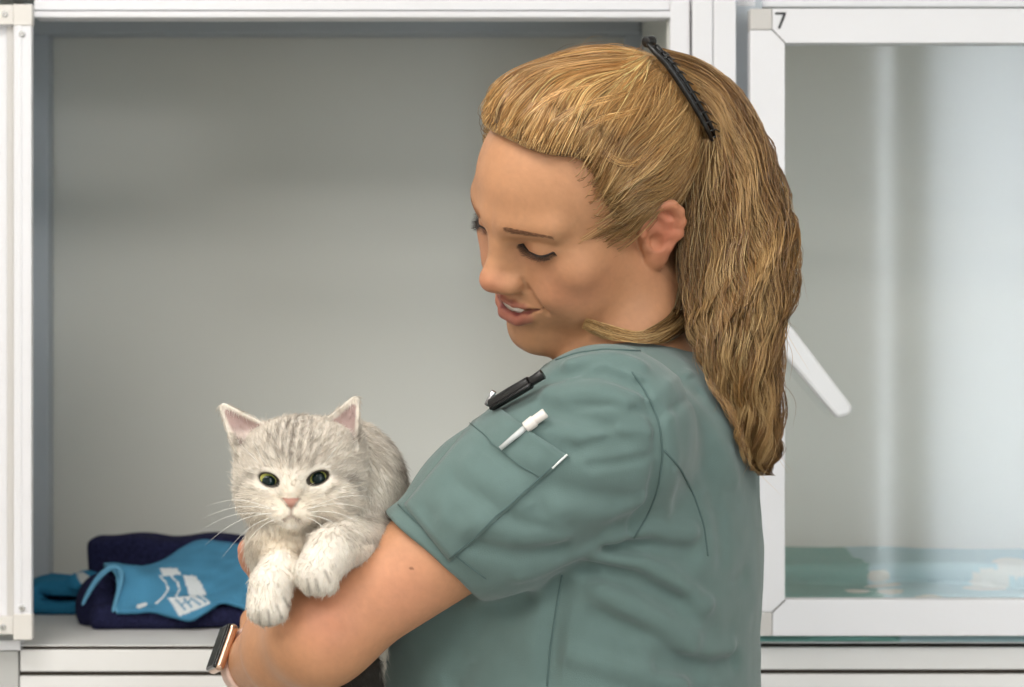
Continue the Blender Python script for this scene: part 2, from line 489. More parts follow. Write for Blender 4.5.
part('carcass', M['grey_panel'], lambda m: m.box((-1.14, YF+.04, ZC+.022), (XE-.01, YB+.012, P(0, -330, YF)[2])))

def screw(u, v, y, parent):
    s = MB(); c = P(u, v, y)
    s.tube([c + np.array([0, .001, 0]), c - np.array([0, .0015, 0]), c - np.array([0, .0024, 0])], [.0032, .0032, .0022], 16)
    o = s.build('screw', M['screw'], parent)
    k = MB(); k.tube([c - np.array([0, .0023, 0]), c - np.array([0, .0027, 0])], .0011, 6); k.build('screw_socket', M['dark'], o)

# door of the cell on the left edge, closed
YD = 0.47
dl = tag(empty('cage_door', (P(-250, 0, YD)[0], YD+.015, P(0, 640, YD)[2])), 'closed white-framed cage door cut off by the left edge of the photo', 'cage door', 'doors of the cat cages')
part('stile', M['alu'], lambda m: (m.pbox(13.5, 25, 31.5, 617, YD, .010), m.pbox(16, 25, 22, 617, YD-.001, .01)), 0.0012, dl)
part('stile', M['alu'], lambda m: m.pbox(-560, 25, -530, 617, YD, .024), 0.0012, dl)
part('rail', M['alu'], lambda m: m.pbox(-530, 4.5, 13, 25, YD, .024), 0.0012, dl)
part('rail', M['alu'], lambda m: m.pbox(-530, 617, 13, 634, YD, .024), 0.0012, dl)
part('gasket', M['connector'], lambda m: (m.pbox(7, 25, 14, 617, YD+.008, .01)), 0.0, dl)
part('door_panel', M['alu'], lambda m: m.pbox(-531, 24, 8, 618, YD+.012, .006), 0.0, dl)
part('corner_connector', M['connector_warm'], lambda m: (m.pbox(13, 4, 32, 25.3, YD-.0015, .011), m.pbox(-14, 4.5, 13, 24.5, YD-.001, .02)), 0.001, dl)
part('corner_connector', M['connector_warm'], lambda m: (m.pbox(13, 614, 32, 640, YD-.0015, .011), m.pbox(-14, 617, 13, 634.5, YD-.001, .02)), 0.001, dl)
for u, v in ((5, 14), (22, 34), (22, 608), (3, 627)): screw(u, v, YD-.001, dl)

# door number 7 on the right
dr = tag(empty('cage_door', (P(1070, 0, YD)[0], YD+.015, P(0, 636, YD)[2])), 'closed glass cage door with the number 7 and a white lever handle', 'cage door', 'doors of the cat cages')
part('stile', M['alu'], lambda m: m.prism([(750, 30), (772, 30), (785, 43), (785, 600), (772, 612), (750, 612)], YD, .024), 0.0008, dr)
part('stile', M['alu'], lambda m: m.pbox(1345, 8, 1380, 636, YD, .024), 0.0008, dr)
part('rail', M['alu'], lambda m: m.prism([(772.5, 8.5), (1345, 8.5), (1345, 43), (785.5, 43), (772.5, 30)], YD, .024), 0.0008, dr)
part('rail', M['alu'], lambda m: m.prism([(785.5, 600), (1345, 600), (1345, 636), (772.5, 636), (772.5, 612.5)], YD, .024), 0.0008, dr)
part('corner_block', M['connector'], lambda m: m.pbox(750, 8.5, 772, 29.5, YD+.0005, .022), 0.0008, dr)
part('corner_block', M['connector'], lambda m: m.pbox(750, 612.5, 772, 636, YD+.0005, .022), 0.0008, dr)
part('mitre_seam', M['dark'], lambda m: (m.prism([(772, 29.6), (772.6, 29.3), (785.4, 42.6), (785, 43.3)], YD-.0003, .001), m.prism([(785, 599.7), (785.6, 600.4), (772.6, 612.6), (772, 612.2)], YD-.0003, .001)), 0, dr)
part('glass_pane', M['glass'], lambda m: m.pbox(784, 42, 1346, 601, YD+.010, .005), 0, dr)
part('number_sticker', M['ink'], lambda m: m.prism([(775.2, 12.2), (786, 12.2), (786, 14.0), (780.3, 28.6), (777.6, 28.6), (783, 14.6), (775.2, 14.6)], YD-.0006, .0008), 0, dr)
hd = part('handle_rose', M['handle'], lambda m: (lambda c: m.tube([c, c - np.array([0, .02, 0])], [.011, .010], 20))(P(779, 338, YD)), 0.001, dr)
hl = MB()
# lever: tapered bar lying in front of the door
a = [(785, 322), (793, 328), (853, 407), (850, 415), (837, 418), (786, 357), (777, 338), (778, 327)]
hl.prism(a, YD-.034, .013)
ho = hl.build('handle', M['handle'], dr, 0.0035)
hn = MB(); hn.tube([P(786, 340, YD-.022), P(783, 339, YD-.005)], [.0075, .0085], 16); hn.build('handle_neck', M['handle'], dr)

# ------------------------------------------------------------------ towels in the cages
M['navy'] = material('navy_terry', (44, 46, 78), 0.95, bump=(380, 0.9, 0.006), spec=0.08, noise=(260, .7, 1.25))
M['blue'] = material('blue_print_towel', (60, 140, 185), 0.9, attr='Col', bump=(420, 0.6, 0.004), spec=0.1)
M['teal'] = material('teal_towel', (90, 150, 150), 0.9, attr='Col', bump=(500, 0.5, 0.003), spec=0.1)

def f_navy(p):
    p = p + 0.004*np.stack([vnoise(p, 18, 1), vnoise(p, 18, 2), 0.6*vnoise(p, 22, 3)], 1)
    s = 2.42/2250
    d = rbox(p, ((240-512+30)*s, 0.735, ZF+.0135), (0.165+.03, 0.115, 0.0135), 0.011)       # folded slab
    c = P(101, 605, 0.69)
    d = smin(d, ell(p, (c[0], .69, ZF+.018), (.024, .045, .034)), .010)                # fold under the blue towel
    b0 = P(92, 575, 0.87); b1 = P(330, 575, 0.87)
    d2 = rbox(p, ((b0[0]+b1[0])/2, .87, ZF+.040), ((b1[0]-b0[0])/2, .035, .040), .010)      # roll at the back
    d2 = d2 + 0.0018*np.sin(p[:,0]*75)*(p[:,2] > ZF+.03)
    return np.minimum(d, d2)
V, Q, N = march(f_navy, (-.52, .55, ZF-.01), (0, .95, ZF+.12), .0032)
V[:,2] = np.maximum(V[:,2], ZF + .0004)
nav = put('towel', V, Q, M['navy']); tag(nav, 'folded navy blue terry towel lying under the printed blue towel in the open cage', 'towel')

def loft(rows, nu, nv):
    """rows of (u,v,y) control points, resampled with Catmull-Rom both ways -> grid of points, grid of photo coordinates"""
    def cr(pts, n):
        pts = np.asarray(pts, float); k = len(pts)
        seg = np.r_[0, np.cumsum(np.linalg.norm(np.diff(pts[:, :2], axis=0), axis=1) + 1e-6)] if pts.ndim == 2 else np.arange(k)
        t = np.linspace(0, seg[-1], n); i = np.clip(np.searchsorted(seg, t, 'right')-1, 0, k-2)
        f = ((t - seg[i])/(seg[i+1]-seg[i])).reshape((-1,) + (1,)*(pts.ndim-1))
        p0 = pts[np.maximum(i-1, 0)]; p1 = pts[i]; p2 = pts[i+1]; p3 = pts[np.minimum(i+2, k-1)]
        return 0.5*(2*p1 + (p2-p0)*f + (2*p0-5*p1+4*p2-p3)*f**2 + (3*p1-p0-3*p2+p3)*f**3)
    R = np.stack([cr(r, nu) for r in rows])
    return cr(R, nv).transpose(1, 0, 2)          # (nu,nv,3) in u,v,y

def inpoly(u, v, poly):
    ins = np.zeros(u.shape, bool); n = len(poly)
    for i in range(n):
        x0, y0 = poly[i]; x1, y1 = poly[(i+1) % n]
        c = ((y0 > v) != (y1 > v)) & (u < (x1-x0)*(v-y0)/(y1-y0+1e-12) + x0)
        ins ^= c
    return ins
def nearline(u, v, pts, wd):
    d = np.full(u.shape, 1e9)
    for (x0, y0), (x1, y1) in zip(pts[:-1], pts[1:]):
        t = np.clip(((u-x0)*(x1-x0)+(v-y0)*(y1-y0))/((x1-x0)**2+(y1-y0)**2), 0, 1)
        d = np.minimum(d, np.hypot(u-x0-t*(x1-x0), v-y0-t*(y1-y0)))
    return d < wd

rows = [[(116,611,.615),(135,612,.612),(152,611,.612),(172,617,.608),(190,620,.606),(206,611,.612),(222,601,.616),(238,606,.612),(258,612,.612),(300,612,.612)],
        [(115,604,.628),(135,606,.626),(153,606,.626),(170,600,.628),(186,600,.632),(208,600,.632),(224,596,.63),(240,595,.63),(258,600,.63),(300,600,.63)],
        [(117,585,.65),(135,588,.645),(152,590,.645),(170,592,.645),(188,595,.65),(208,596,.65),(226,591,.65),(240,588,.65),(258,588,.65),(300,590,.65)],
        [(113,570,.675),(130,570,.67),(150,575,.67),(168,577,.67),(188,580,.675),(208,582,.68),(226,580,.68),(240,577,.68),(258,575,.68),(300,576,.68)],
        [(104,566,.71),(120,566,.71),(145,570,.71),(166,567,.715),(186,563,.73),(206,561,.74),(224,562,.74),(240,560,.74),(258,560,.74),(300,560,.74)],
        [(110,572,.75),(125,569,.75),(146,568,.755),(166,560,.77),(184,551,.79),(203,545,.80),(222,548,.80),(240,551,.80),(258,553,.80),(300,553,.80)],
        [(118,580,.78),(130,575,.79),(150,569,.80),(168,561,.82),(186,549,.84),(203,541.5,.85),(222,543.5,.85),(240,546,.85),(258,549,.85),(300,549,.85)],
        [(125,592,.80),(136,588,.82),(155,580,.83),(172,570,.85),(188,558,.87),(204,552,.88),(222,554,.88),(240,556,.88),(258,558,.88),(300,559,.88)]]
G = loft(rows, 150, 110)
U_, V_ = G[..., 0], G[..., 1]
S_ = (G[..., 2] - CAMY)/F
XYZ = np.stack([(U_-512)*S_, G[..., 2], CAMZ - (V_-343.5)*S_], -1)
XYZ = XYZ + (0.0016*np.stack([vnoise(XYZ.reshape(-1,3).astype(np.float32), 45, s).reshape(U_.shape) for s in (4,5,6)], -1))
XYZ[..., 2] = np.maximum(XYZ[..., 2], ZF + .004)
blue = lin(82, 148, 186); wht = lin(226, 232, 236)
C = np.tile(blue, U_.shape + (1,)) * (0.95 + 0.12*vnoise(XYZ.reshape(-1,3).astype(np.float32), 60, 9).reshape(U_.shape)[..., None])
pr = inpoly(U_, V_, [(160,570),(177,570),(181,576),(163,577)]) | inpoly(U_, V_, [(183,577),(193,577),(204,597),(189,598)]) | inpoly(U_, V_, [(193,578),(196,578),(206,597),(204,597)])
pr |= nearline(U_, V_, [(160,577),(166,583),(168,591),(163,600),(157,606)], .9) | nearline(U_, V_, [(170,575),(177,583),(179,590),(176,598)], .8) | nearline(U_, V_, [(140,609),(146,607)], 2.0)
tx = inpoly(U_, V_, [(168,600),(200,597),(212,605),(180,619)])
gl_ = nearline(U_, V_, [(176,602),(186,612)], .9) | nearline(U_, V_, [(184,601),(192,610)], .9) | nearline(U_, V_, [(190,600),(200,607)], .9) | nearline(U_, V_, [(180,607),(190,603)], .7) | nearline(U_, V_, [(196,598),(206,604)], .9)
C[pr | (tx & ~gl_)] = wht
hem = np.zeros(U_.shape, bool); hem[:3, :] = True
C[hem] = lin(110, 175, 210)
nu, nv = U_.shape
ii = (np.arange(nu-1)[:, None]*nv + np.arange(nv-1)[None]).ravel()
Qc = np.stack([ii, ii+nv, ii+nv+1, ii+1], 1)
bt = tag(empty('towel', P(190, 610, .72)*np.array([1,1,0]) + np.array([0,0,ZF])), 'blue towel with white print draped over the navy towel in the open cage', 'towel')
top = put('towel_top', XYZ.reshape(-1, 3), Qc, [M['blue'], M['navy']], bt, C.reshape(-1, 3))
sd = top.modifiers.new('thickness', 'SOLIDIFY'); sd.thickness = 0.005; sd.offset = 0; sd.material_offset = 1; sd.material_offset_rim = 0

hemp = np.array([P(*x) for x in [(82,606,.628),(86,597,.634),(94,583,.640),(104,571,.645),(114,566,.648),(121,569,.648),(122,579,.646),(118,594,.634),(115,606,.622),(113,612,.612)]])
m = MB(); m.tube(list(hemp), [.0020, .0026, .0032, .0036, .0036, .0034, .0032, .003, .0028, .0024], 10); ho_ = m.build('towel_hem', material('pale_blue_hem', (104, 164, 198), .9, bump=(420, .6, .004), spec=.1), bt, smooth=True)
sm_ = ho_.modifiers.new('smooth', 'SUBSURF'); sm_.levels = 1; sm_.render_levels = 2
def f_tail(p):
    q = p + 0.003*np.stack([vnoise(p, 30, 11), vnoise(p, 30, 12), vnoise(p, 35, 13)], 1)
    a = P(33, 600, .80); b = P(88, 600, .80); cx = (a[0]+b[0])/2; hx = (b[0]-a[0])/2
    d1 = rbox(q, (cx, .80, ZF+.0085), (hx+.006, .05, .0085), .008)
    R = np.array([[math.cos(.16), 0, -math.sin(.16)], [0,1,0], [math.sin(.16), 0, math.cos(.16)]]).T
    d2 = rbox(q, (cx+.006, .81, ZF+.027), (hx, .05, .0085), .008, R)
    d3 = ell(q, (cx-hx+.006, .80, ZF+.017), (.014, .05, .019))
    d4 = ell(q, (cx+hx-.004, .80, ZF+.034), (.016, .05, .012))
    d = smin(smin(np.minimum(d1, d2), d3, .006), d4, .008)
    cr = ell(p, (cx+.012, .745, ZF+.0175), (hx*.8, .05, .0035))          # open crease between the two layers
    return smax(d, -cr, .003)
V, Q, N = march(f_tail, (-.62, .70, ZF-.01), (-.40, .90, ZF+.07), .0022)
V[:,2] = np.maximum(V[:,2], ZF + .0004)
cc = np.tile(lin(48, 125, 165), (len(V), 1)); 
uu = 512 + V[:,0]*F/(V[:,1]-CAMY); vv = 343.5 - (V[:,2]-CAMZ)*F/(V[:,1]-CAMY)
cc[inpoly(uu, vv, [(76,573),(83,572),(98,582),(97,592),(84,590)])] = lin(200, 205, 205)
put('towel_end', V, Q, M['blue'], bt, cc)

# teal towel behind the glass of door 7
def f_teal(p):
    p = p - A(0, 0, ZG - ZF)
    q = p + 0.006*np.stack([vnoise(p, 14, 21), vnoise(p, 14, 22), vnoise(p, 16, 23)], 1)
    a = P(700, 0, .62)[0]
    d1 = rbox(q, (.62, .75, ZF+.019), (.40, .17, .018), .016)
    d2 = rbox(q, (.62, .80, ZF+.048), (.38, .10, .012), .011)
    d3 = rbox(p + A(0,0,.001)*vnoise(p, 14, 24)[:, None], (.62, .53, ZF+.0026), (.40, .034, .0026), .0024)           # edge that sticks out under the door
    return smin(np.minimum(d1, d2), d3, .006)
V, Q, N = march(f_teal, (.18, .40, ZF-.01), (1.04, .95, ZF+.12), .004)
V[:,2] = np.maximum(V[:,2], ZG + .0006)
cc = np.tile(lin(122, 172, 164), (len(V), 1))
cc[V[:,0] > P(885, 0, .6)[0]] = lin(172, 204, 210)
rng = np.random.default_rng(5)
for k in range(26):
    c = np.array([rng.uniform(.22, 1.0), rng.uniform(.56, .72), ZF + rng.uniform(.015, .065)])
    m_ = np.linalg.norm((V - c)/np.array([.022, .03, .016]), axis=1) < 1
    cc[m_] = lin(214, 214, 205)
tt = put('towel', V, Q, M['teal'], None, cc); tag(tt, 'pale teal towel with white spots behind the glass of cage door 7', 'towel')
# ------------------------------------------------------------------ the woman holding the cat
def head_rot(yaw, pit, rol):
    f = np.array([-math.cos(yaw)*math.cos(pit), -math.sin(yaw)*math.cos(pit), -math.sin(pit)])
    r = np.cross(f, [0,0,1]); r /= np.linalg.norm(r); u = np.cross(r, f)
    r2 = r*math.cos(rol) + u*math.sin(rol); u2 = np.cross(r2, f)
    return np.stack([r2, f, u2], 1)
HR = head_rot(*np.radians([32, 27.3, 24.5])).astype(np.float32)     # columns: her right, forward, up
HC = A(0.0615, 0.0, 1.4585); HS = 0.955
def to_head(p): return ((p - HC) @ HR)/HS
def from_head(q): return (np.asarray(q, np.float32)*HS) @ HR.T + HC

UPLIP = [(0,.0972,-.0430),(.007,.0967,-.0424),(.017,.0928,-.0425),(.0300,.0835,-.0416)]
LOLIP = [(0,.0968,-.0572),(.008,.0960,-.0568),(.018,.0914,-.0530),(.0295,.0834,-.0436)]
MOUTH = [(0,.0988,-.0490),(.010,.0974,-.0484),(.020,.0928,-.0460),(.0312,.0843,-.0420)]
def absx(q):
    q = q.copy(); q[:,0] = np.sqrt(q[:,0]**2 + 1e-7); return q
def lips_up(q): return chain(q, UPLIP, [.0022,.0025,.0020,.0006], .003)
def lips_lo(q): return chain(q, LOLIP, [.0058,.0057,.0044,.0008], .003)
EYE = (.0315,.0745,.0135)
def lash_plane(q):                            # >0 above the line where the lashes meet the lower lid
    return q[:,2] - (.0068 + 14*(q[:,0]-.0315)**2 + .05*(q[:,0]-.0315))
def cranium(q):
    d = ell(q, (0,-.006,.043), (.0725,.093,.080))
    return smin(d, ell(q, (0,.030,.047), (.060,.0655,.057)), .02)
def ear(q):
    # q with |x|; small shell that flares away from the head
    e = q - A(.0705,-.004,-.0075)
    off = e[:,0] - (-.45*np.minimum(e[:,1], .004)) + 0.0
    r = np.stack([off, e[:,1], e[:,2]], 1)
    helix = chain(r, [(0,.006,.003),(.001,.0075,.012),(.001,.0045,.0225),(.001,-.002,.0295),(.001,-.0105,.0325),(.001,-.018,.0300),(.001,-.0228,.0225),(.001,-.0235,.012),(.001,-.0205,.001),(.000,-.013,-.010)],
                  [.0020,.0027,.0031,.0033,.0034,.0034,.0033,.0032,.0031,.0030], .006)
    lobe = ell(r, (-.0005,-.004,-.017), (.0040,.0075,.0095))
    anti = chain(r, [(-.001,-.008,.024),(-.0005,-.014,.015),(-.001,-.013,.003),(-.001,-.006,-.007)], [.0026,.0030,.0030,.0034], .003)
    trag = ell(r, (-.001,.003,-.004), (.0035,.0035,.0055))
    plate = ell(r, (-.0045,-.008,.008), (.0035,.0155,.025))
    root = rcone(r, (-.009,-.004,.010), (-.009,-.004,-.010), .009, .008)
    d = smin(plate, root, .006)
    d = smin(d, helix, .004); d = smin(d, anti, .004); d = smin(d, lobe, .008); d = smin(d, trag, .004)
    return smax(d, -ell(r, (.0015,-.004,-.001), (.0055,.0050,.0075)), .003)
def head_sdf(q0):
    q = absx(q0)
    d = cranium(q)
    d = smin(d, ell(q, (0,.036,-.022), (.0545,.056,.074)), .03)
    d = smin(d, rcone(q, (.050,.004,-.046), (.014,.068,-.086), .014, .0145), .032)
    d = smin(d, ell(q, (.046,.058,-.010), (.021,.021,.020)), .022)
    d = smin(d, ell(q, (.034,.070,-.032), (.018,.018,.017)), .016)
    d = smin(d, rcone(q, (.009,.0905,.034), (.043,.0745,.036), .0075, .007), .018)
    d = smin(d, ell(q, (.046,.030,-.042), (.017,.034,.034)), .02)
    d = smin(d, ell(q, (0,.0745,-.052), (.029,.0205,.021)), .016)
    d = smax(d, -ell(q, (.031,.0985,.012), (.018,.015,.0105)), .016)
    eye = ln(q - A(*EYE)) - .0122
    lid = smax(ln(q - A(*EYE)) - .0138, -lash_plane(q), .0012)
    d = smin(d, smin(eye, lid, .0008), .005)
    # nose
    d = smin(d, chain(q, [(0,.0865,.030),(0,.0955,.012),(0,.1075,-.010)], [.0072,.0076,.0090], .006), .013)
    d = smin(d, ell(q, (0,.0915,-.009), (.0140,.0130,.020)), .008)
    d = smin(d, ell(q, (0,.1090,-.0150), (.0100,.0105,.0092)), .008)
    d = smin(d, ell(q, (.0115,.0980,-.0200), (.0068,.0112,.0070)), .011)
    d = smax(d, -ell(q, (.0060,.1045,-.0275), (.0034,.0058,.0040)), .004)
    d = smin(d, ell(q, (.042,.050,-.046), (.017,.021,.024)), .018)
    d = smax(d, -rcone(q, (.0195,.0935,-.015), (.0210,.0895,-.026), .0006, .0008), .004)
    d = smax(d, -rcone(q, (.0215,.0945,-.024), (.0345,.0855,-.044), .0010, .0012), .007)   # smile fold
    # chin
    d = smin(d, ell(q, (0,.0765,-.0855), (.020,.0175,.0155)), .016)
    # lips
    d = smin(d, lips_up(q), .0035); d = smin(d, lips_lo(q), .0045)
    d = smax(d, -chain(q, MOUTH, [.0027,.0025,.0016,.0006], .003), .0018)
    d = smin(d, ear(q), .003)
    return d

# limbs
SH = P(607,432,-.13); EL = P(320,635,-.135); WR = P(252,666,.07)
TO = np.array([.072, .02, 1.15]); TA = math.radians(12)
TF = np.array([-math.cos(TA), math.sin(TA), 0]); TR = np.array([math.sin(TA), math.cos(TA), 0]); TU = np.array([0,0,1.])
TM = np.stack([TR, TF, TU], 1).astype(np.float32)
def T(x, y, z): return tuple(TO + TR*x + TF*y + TU*z)
def to_t(p): return (p - A(*TO)) @ TM
SHR = np.array(T(.165, .01, .135)); ELR = np.array([-.055, .19, 1.12]); WRR = np.array([-.177, .07, 1.150])
NB = np.array(T(0, -.030, .160)); NT = from_head([0,-.030,-.040])

def finger_set(w, fwd, side, nrm, s=1.0, curl=0.5, spread=0.12):
    """palm and five finger chains rooted at wrist w: fwd along the hand, side towards the thumb, nrm out of the palm side"""
    w = np.array(w, float); segs = []
    L = [(.036,.024,.019), (.041,.027,.020), (.038,.025,.019), (.030,.019,.017)]
    off = [.027, .009, -.009, -.026]; base = [.085, .089, .084, .076]
    for k in range(4):
        p = w + fwd*base[k]*s + side*off[k]*s; pts = [w + fwd*.03*s + side*off[k]*.6*s, p]; a = curl*.5; dirn = fwd + side*spread*(1.5-k)/1.5
        dirn /= np.linalg.norm(dirn)
        for l in L[k]:
            d2 = dirn*math.cos(a) + nrm*math.sin(a); p = p + d2*l*s; pts.append(p); a += curl*(.9 - .05*k)
        segs.append((pts, np.array([.011,.0105,.0092,.0082,.0066])*s))
    b = w + fwd*.025*s + side*.022*s
    d1 = fwd*.62 + side*.70 + nrm*.35; d1 /= np.linalg.norm(d1); d2 = fwd*.85 + side*.35 + nrm*.40; d2 /= np.linalg.norm(d2)
    segs.append(([w + fwd*.012*s + side*.008*s, b + d1*.030*s, b + d1*.030*s + d2*.031*s, b + d1*.030*s + d2*.056*s], np.array([.014,.012,.0100,.0075])*s))
    return segs
def unit(v): v = np.array(v, float); return v/np.linalg.norm(v)
# right hand: comes round the far side of the cat, fingers closing on its chest
hf = unit(np.array([-.208, -.055, 1.246]) - WRR); hn = unit(np.array([.35, -.75, .1]) - hf*np.dot(np.array([.35,-.75,.1]), hf)); hs = np.cross(hf, hn)
if hs[2] < 0: hs = -hs
HANDR = finger_set(WRR, hf, hs, hn, .95, .55)
# left hand: beyond the watch, cupped under the cat
lf = unit((WR - EL) + np.array([.09, .02, .0])); lnm = unit(np.array([.8, 0, .35]) - lf*np.dot(np.array([.8,0,.35]), lf)); ls = np.cross(lf, lnm)
if ls[2] < 0: ls = -ls
HANDL = finger_set(WR, lf, ls, lnm, .95, .45)
BS = [(np.array(s[0]).min(0)-.03, np.array(s[0]).max(0)+.03) for s in HANDR + HANDL]

def hand(p, H, w, fwd, side, nrm, s):
    R = np.stack([fwd, side, nrm], 1)
    d = rbox(p, w + fwd*.05*s, (.046*s, .037*s, .0125*s), .012*s, R)
    for pts, rs in H: d = smin(d, chain(p, pts, rs, .003), .006)
    return d
def arm_left(p):
    d = rcone(p, SH, EL, .0490, .0330)
    f1 = EL + (WR-EL)*.30
    d = smin(d, chain(p, [EL, f1, WR], [.0335,.0365,.0262], .03), .03)
    d = smax(d, -rcone(p, P(302,606,-.186), P(338,632,-.180), .0012, .0012), .010)
    return d
def torso(p, g=0.0):
    q = to_t(p)
    d = ell(q, (0,.000,-.02), (.152+g,.108+g,.165+g))
    d = smin(d, chain(q, [(-.115,-.010,.108), (0,-.014,.140), (.115,-.010,.108)], [.046+g, .054+g, .046+g], .03), .04)
    d = smin(d, ell(q, (0,-.034,.055), (.135+g,.079+g,.122+g)), .04)
    qa = q.copy(); qa[:,0] = np.abs(qa[:,0])
    d = smin(d, ell(qa, (.068,.085,.005), (.062+g,.058+g,.062+g)), .03)
    d = smin(d, ell(q, (0,.012,-.16), (.142+g,.112+g,.17+g)), .06)
    d = smin(d, ell(q, (0,.0,-.33), (.172+g,.122+g,.15+g)), .06)
    return d
LEGS = [[T(s*.085, .0, -.36), T(s*.09, .012, -.68), T(s*.09, -.01, -1.07)] for s in (-1, 1)]
def legs(p, g=0.0):
    d = None
    for l in LEGS:
        e = chain(p, l, [.085+g, .055+g, .036+g*1.6], .02)
        d = e if d is None else np.minimum(d, e)
    return d
def body_far(p):
    d = torso(p)
    d = smax(d, .80 - p[:,2], .01)
    d = smin(d, rcone(p, NB, NT, .054, .050), .03)
    d = smin(d, chain(p, [SHR, ELR, WRR], [.050, .040, .026], .02), .03)
    return d
def body_sdf(p):
    d = body_far(p)
    d = smin(d, arm_left(p), .03)
    for H, w, f_, s_, n_ in ((HANDR, WRR, hf, hs, hn), (HANDL, WR, lf, ls, lnm)):
        m = ln(p - (w + f_*.08).astype(np.float32)) < .16
        if m.any(): d[m] = smin(d[m], hand(p[m], H, w, f_, s_, n_, .95), .016)
    m = ln(p - HC - A(0,0,.02)) < .19
    if m.any(): d[m] = smin(d[m], head_sdf(to_head(p[m]))*HS, .014)
    return d

FINE = 0.0016
person = tag(empty('person', T(0, .03, -1.15)), 'woman with a blonde ponytail in a grey-green tunic cradling the cat and looking down', 'person')

def skin_colour(V):
    q = to_head(V); qa = absx(q)
    c = np.tile(lin(194, 142, 105), (len(V), 1))
    hd = ln(q - A(0,.02,.01)) < .17
    def mixc(mask, col):
        nonlocal c
        c = c*(1-mask[:, None]) + np.asarray(col)[None]*mask[:, None]
    sm = lambda d, w: np.clip(0.5 - d/w, 0, 1)*hd
    g = lambda cx, r: np.exp(-((ln((qa - A(*cx))/A(*r)))**2))*hd
    mixc(.45*g((.045,.062,-.022), (.024,.03,.022)), lin(206, 126, 104))
    mixc(.55*g((0,.114,-.016), (.014,.012,.012)), lin(208, 128, 106))
    mixc(.6*g((.082,-.010,.002), (.016,.024,.034)), lin(205, 108, 92))
    mixc(.30*g((.03,.085,.010), (.018,.014,.010)), lin(176, 112, 88))
    lip = np.minimum(lips_up(qa), lips_lo(qa))
    mixc(.9*sm(lip - .0004, .0016), lin(156, 80, 77))
    md = chain(qa, MOUTH, [.0027,.0025,.0016,.0006], .003)
    mixc(sm(md - .0002, .0008)*(qa[:,1] < .0995), lin(92, 36, 34))
    # the lash line
    e = ln(qa - A(*EYE)); lp = lash_plane(qa)
    mixc(.95*np.clip(1 - np.abs(lp + .0004)/.0013, 0, 1)*(e < .0155)*(qa[:,1] > .077)*(np.abs(qa[:,0]-.0315) < .0125)*hd, lin(48, 32, 26))
    # arm: warmer patches near the inner elbow
    d = ln(V - A(*P(325, 620, -.17))); mixc(.35*np.exp(-(d/.028)**2), lin(206, 128, 110))
    d = ln(V - A(*P(400, 590, -.17))); mixc(.30*np.exp(-(d/.04)**2), lin(220, 148, 126))
    for u, v in ((366, 558), (411, 568)):
        d = ln(V - hit(arm_left, u, v)); mixc(.8*(d < .0012), lin(110, 66, 50))
    d = ln(V - A(-.20, -.02, 1.2)); mixc(.5*np.exp(-(d/.06)**2), lin(205, 122, 98))
    c *= (1 + .045*vnoise(V, 70, 31) + .04*vnoise(V, 300, 32) + .03*vnoise(V, 600, 33))[:, None]
    return c
M['skin'] = material('skin', (214,160,128), 0.5, attr='Col', bump=(420, .12, .0008), sss=.08, spec=.35)

V, Q, N = march(body_sdf, (-.42,-.36,-.02), (.36,.46,1.68), FINE)
body = put('body', V, Q, M['skin'], person, skin_colour(V))

# teeth
m = MB(); tp = []
t = np.linspace(-.019, .019, 15)
top_ = [from_head((x, .0963 - 16*x*x, -.0455)) for x in t]; bot = [from_head((x, .0968 - 16*x*x, -.0512 + 8*x*x)) for x in t]
bk = [from_head((x, .0905 - 16*x*x, -.0455)) for x in t]; bb = [from_head((x, .0905 - 16*x*x, -.0512 + 8*x*x)) for x in t]
n = len(t); m.add(top_+bot+bk+bb, [(i, i+1, n+i+1, n+i) for i in range(n-1)] + [(2*n+i, 3*n+i, 3*n+i+1, 2*n+i+1) for i in range(n-1)] + [(n+i, n+i+1, 3*n+i+1, 3*n+i) for i in range(n-1)] + [(i, 2*n+i, 2*n+i+1, i+1) for i in range(n-1)] + [(0, n, 3*n, 2*n), (n-1, 3*n-1, 4*n-1, 2*n-1)])
m.build('teeth', material('tooth_enamel', (236, 228, 216), .25), person, smooth=True)

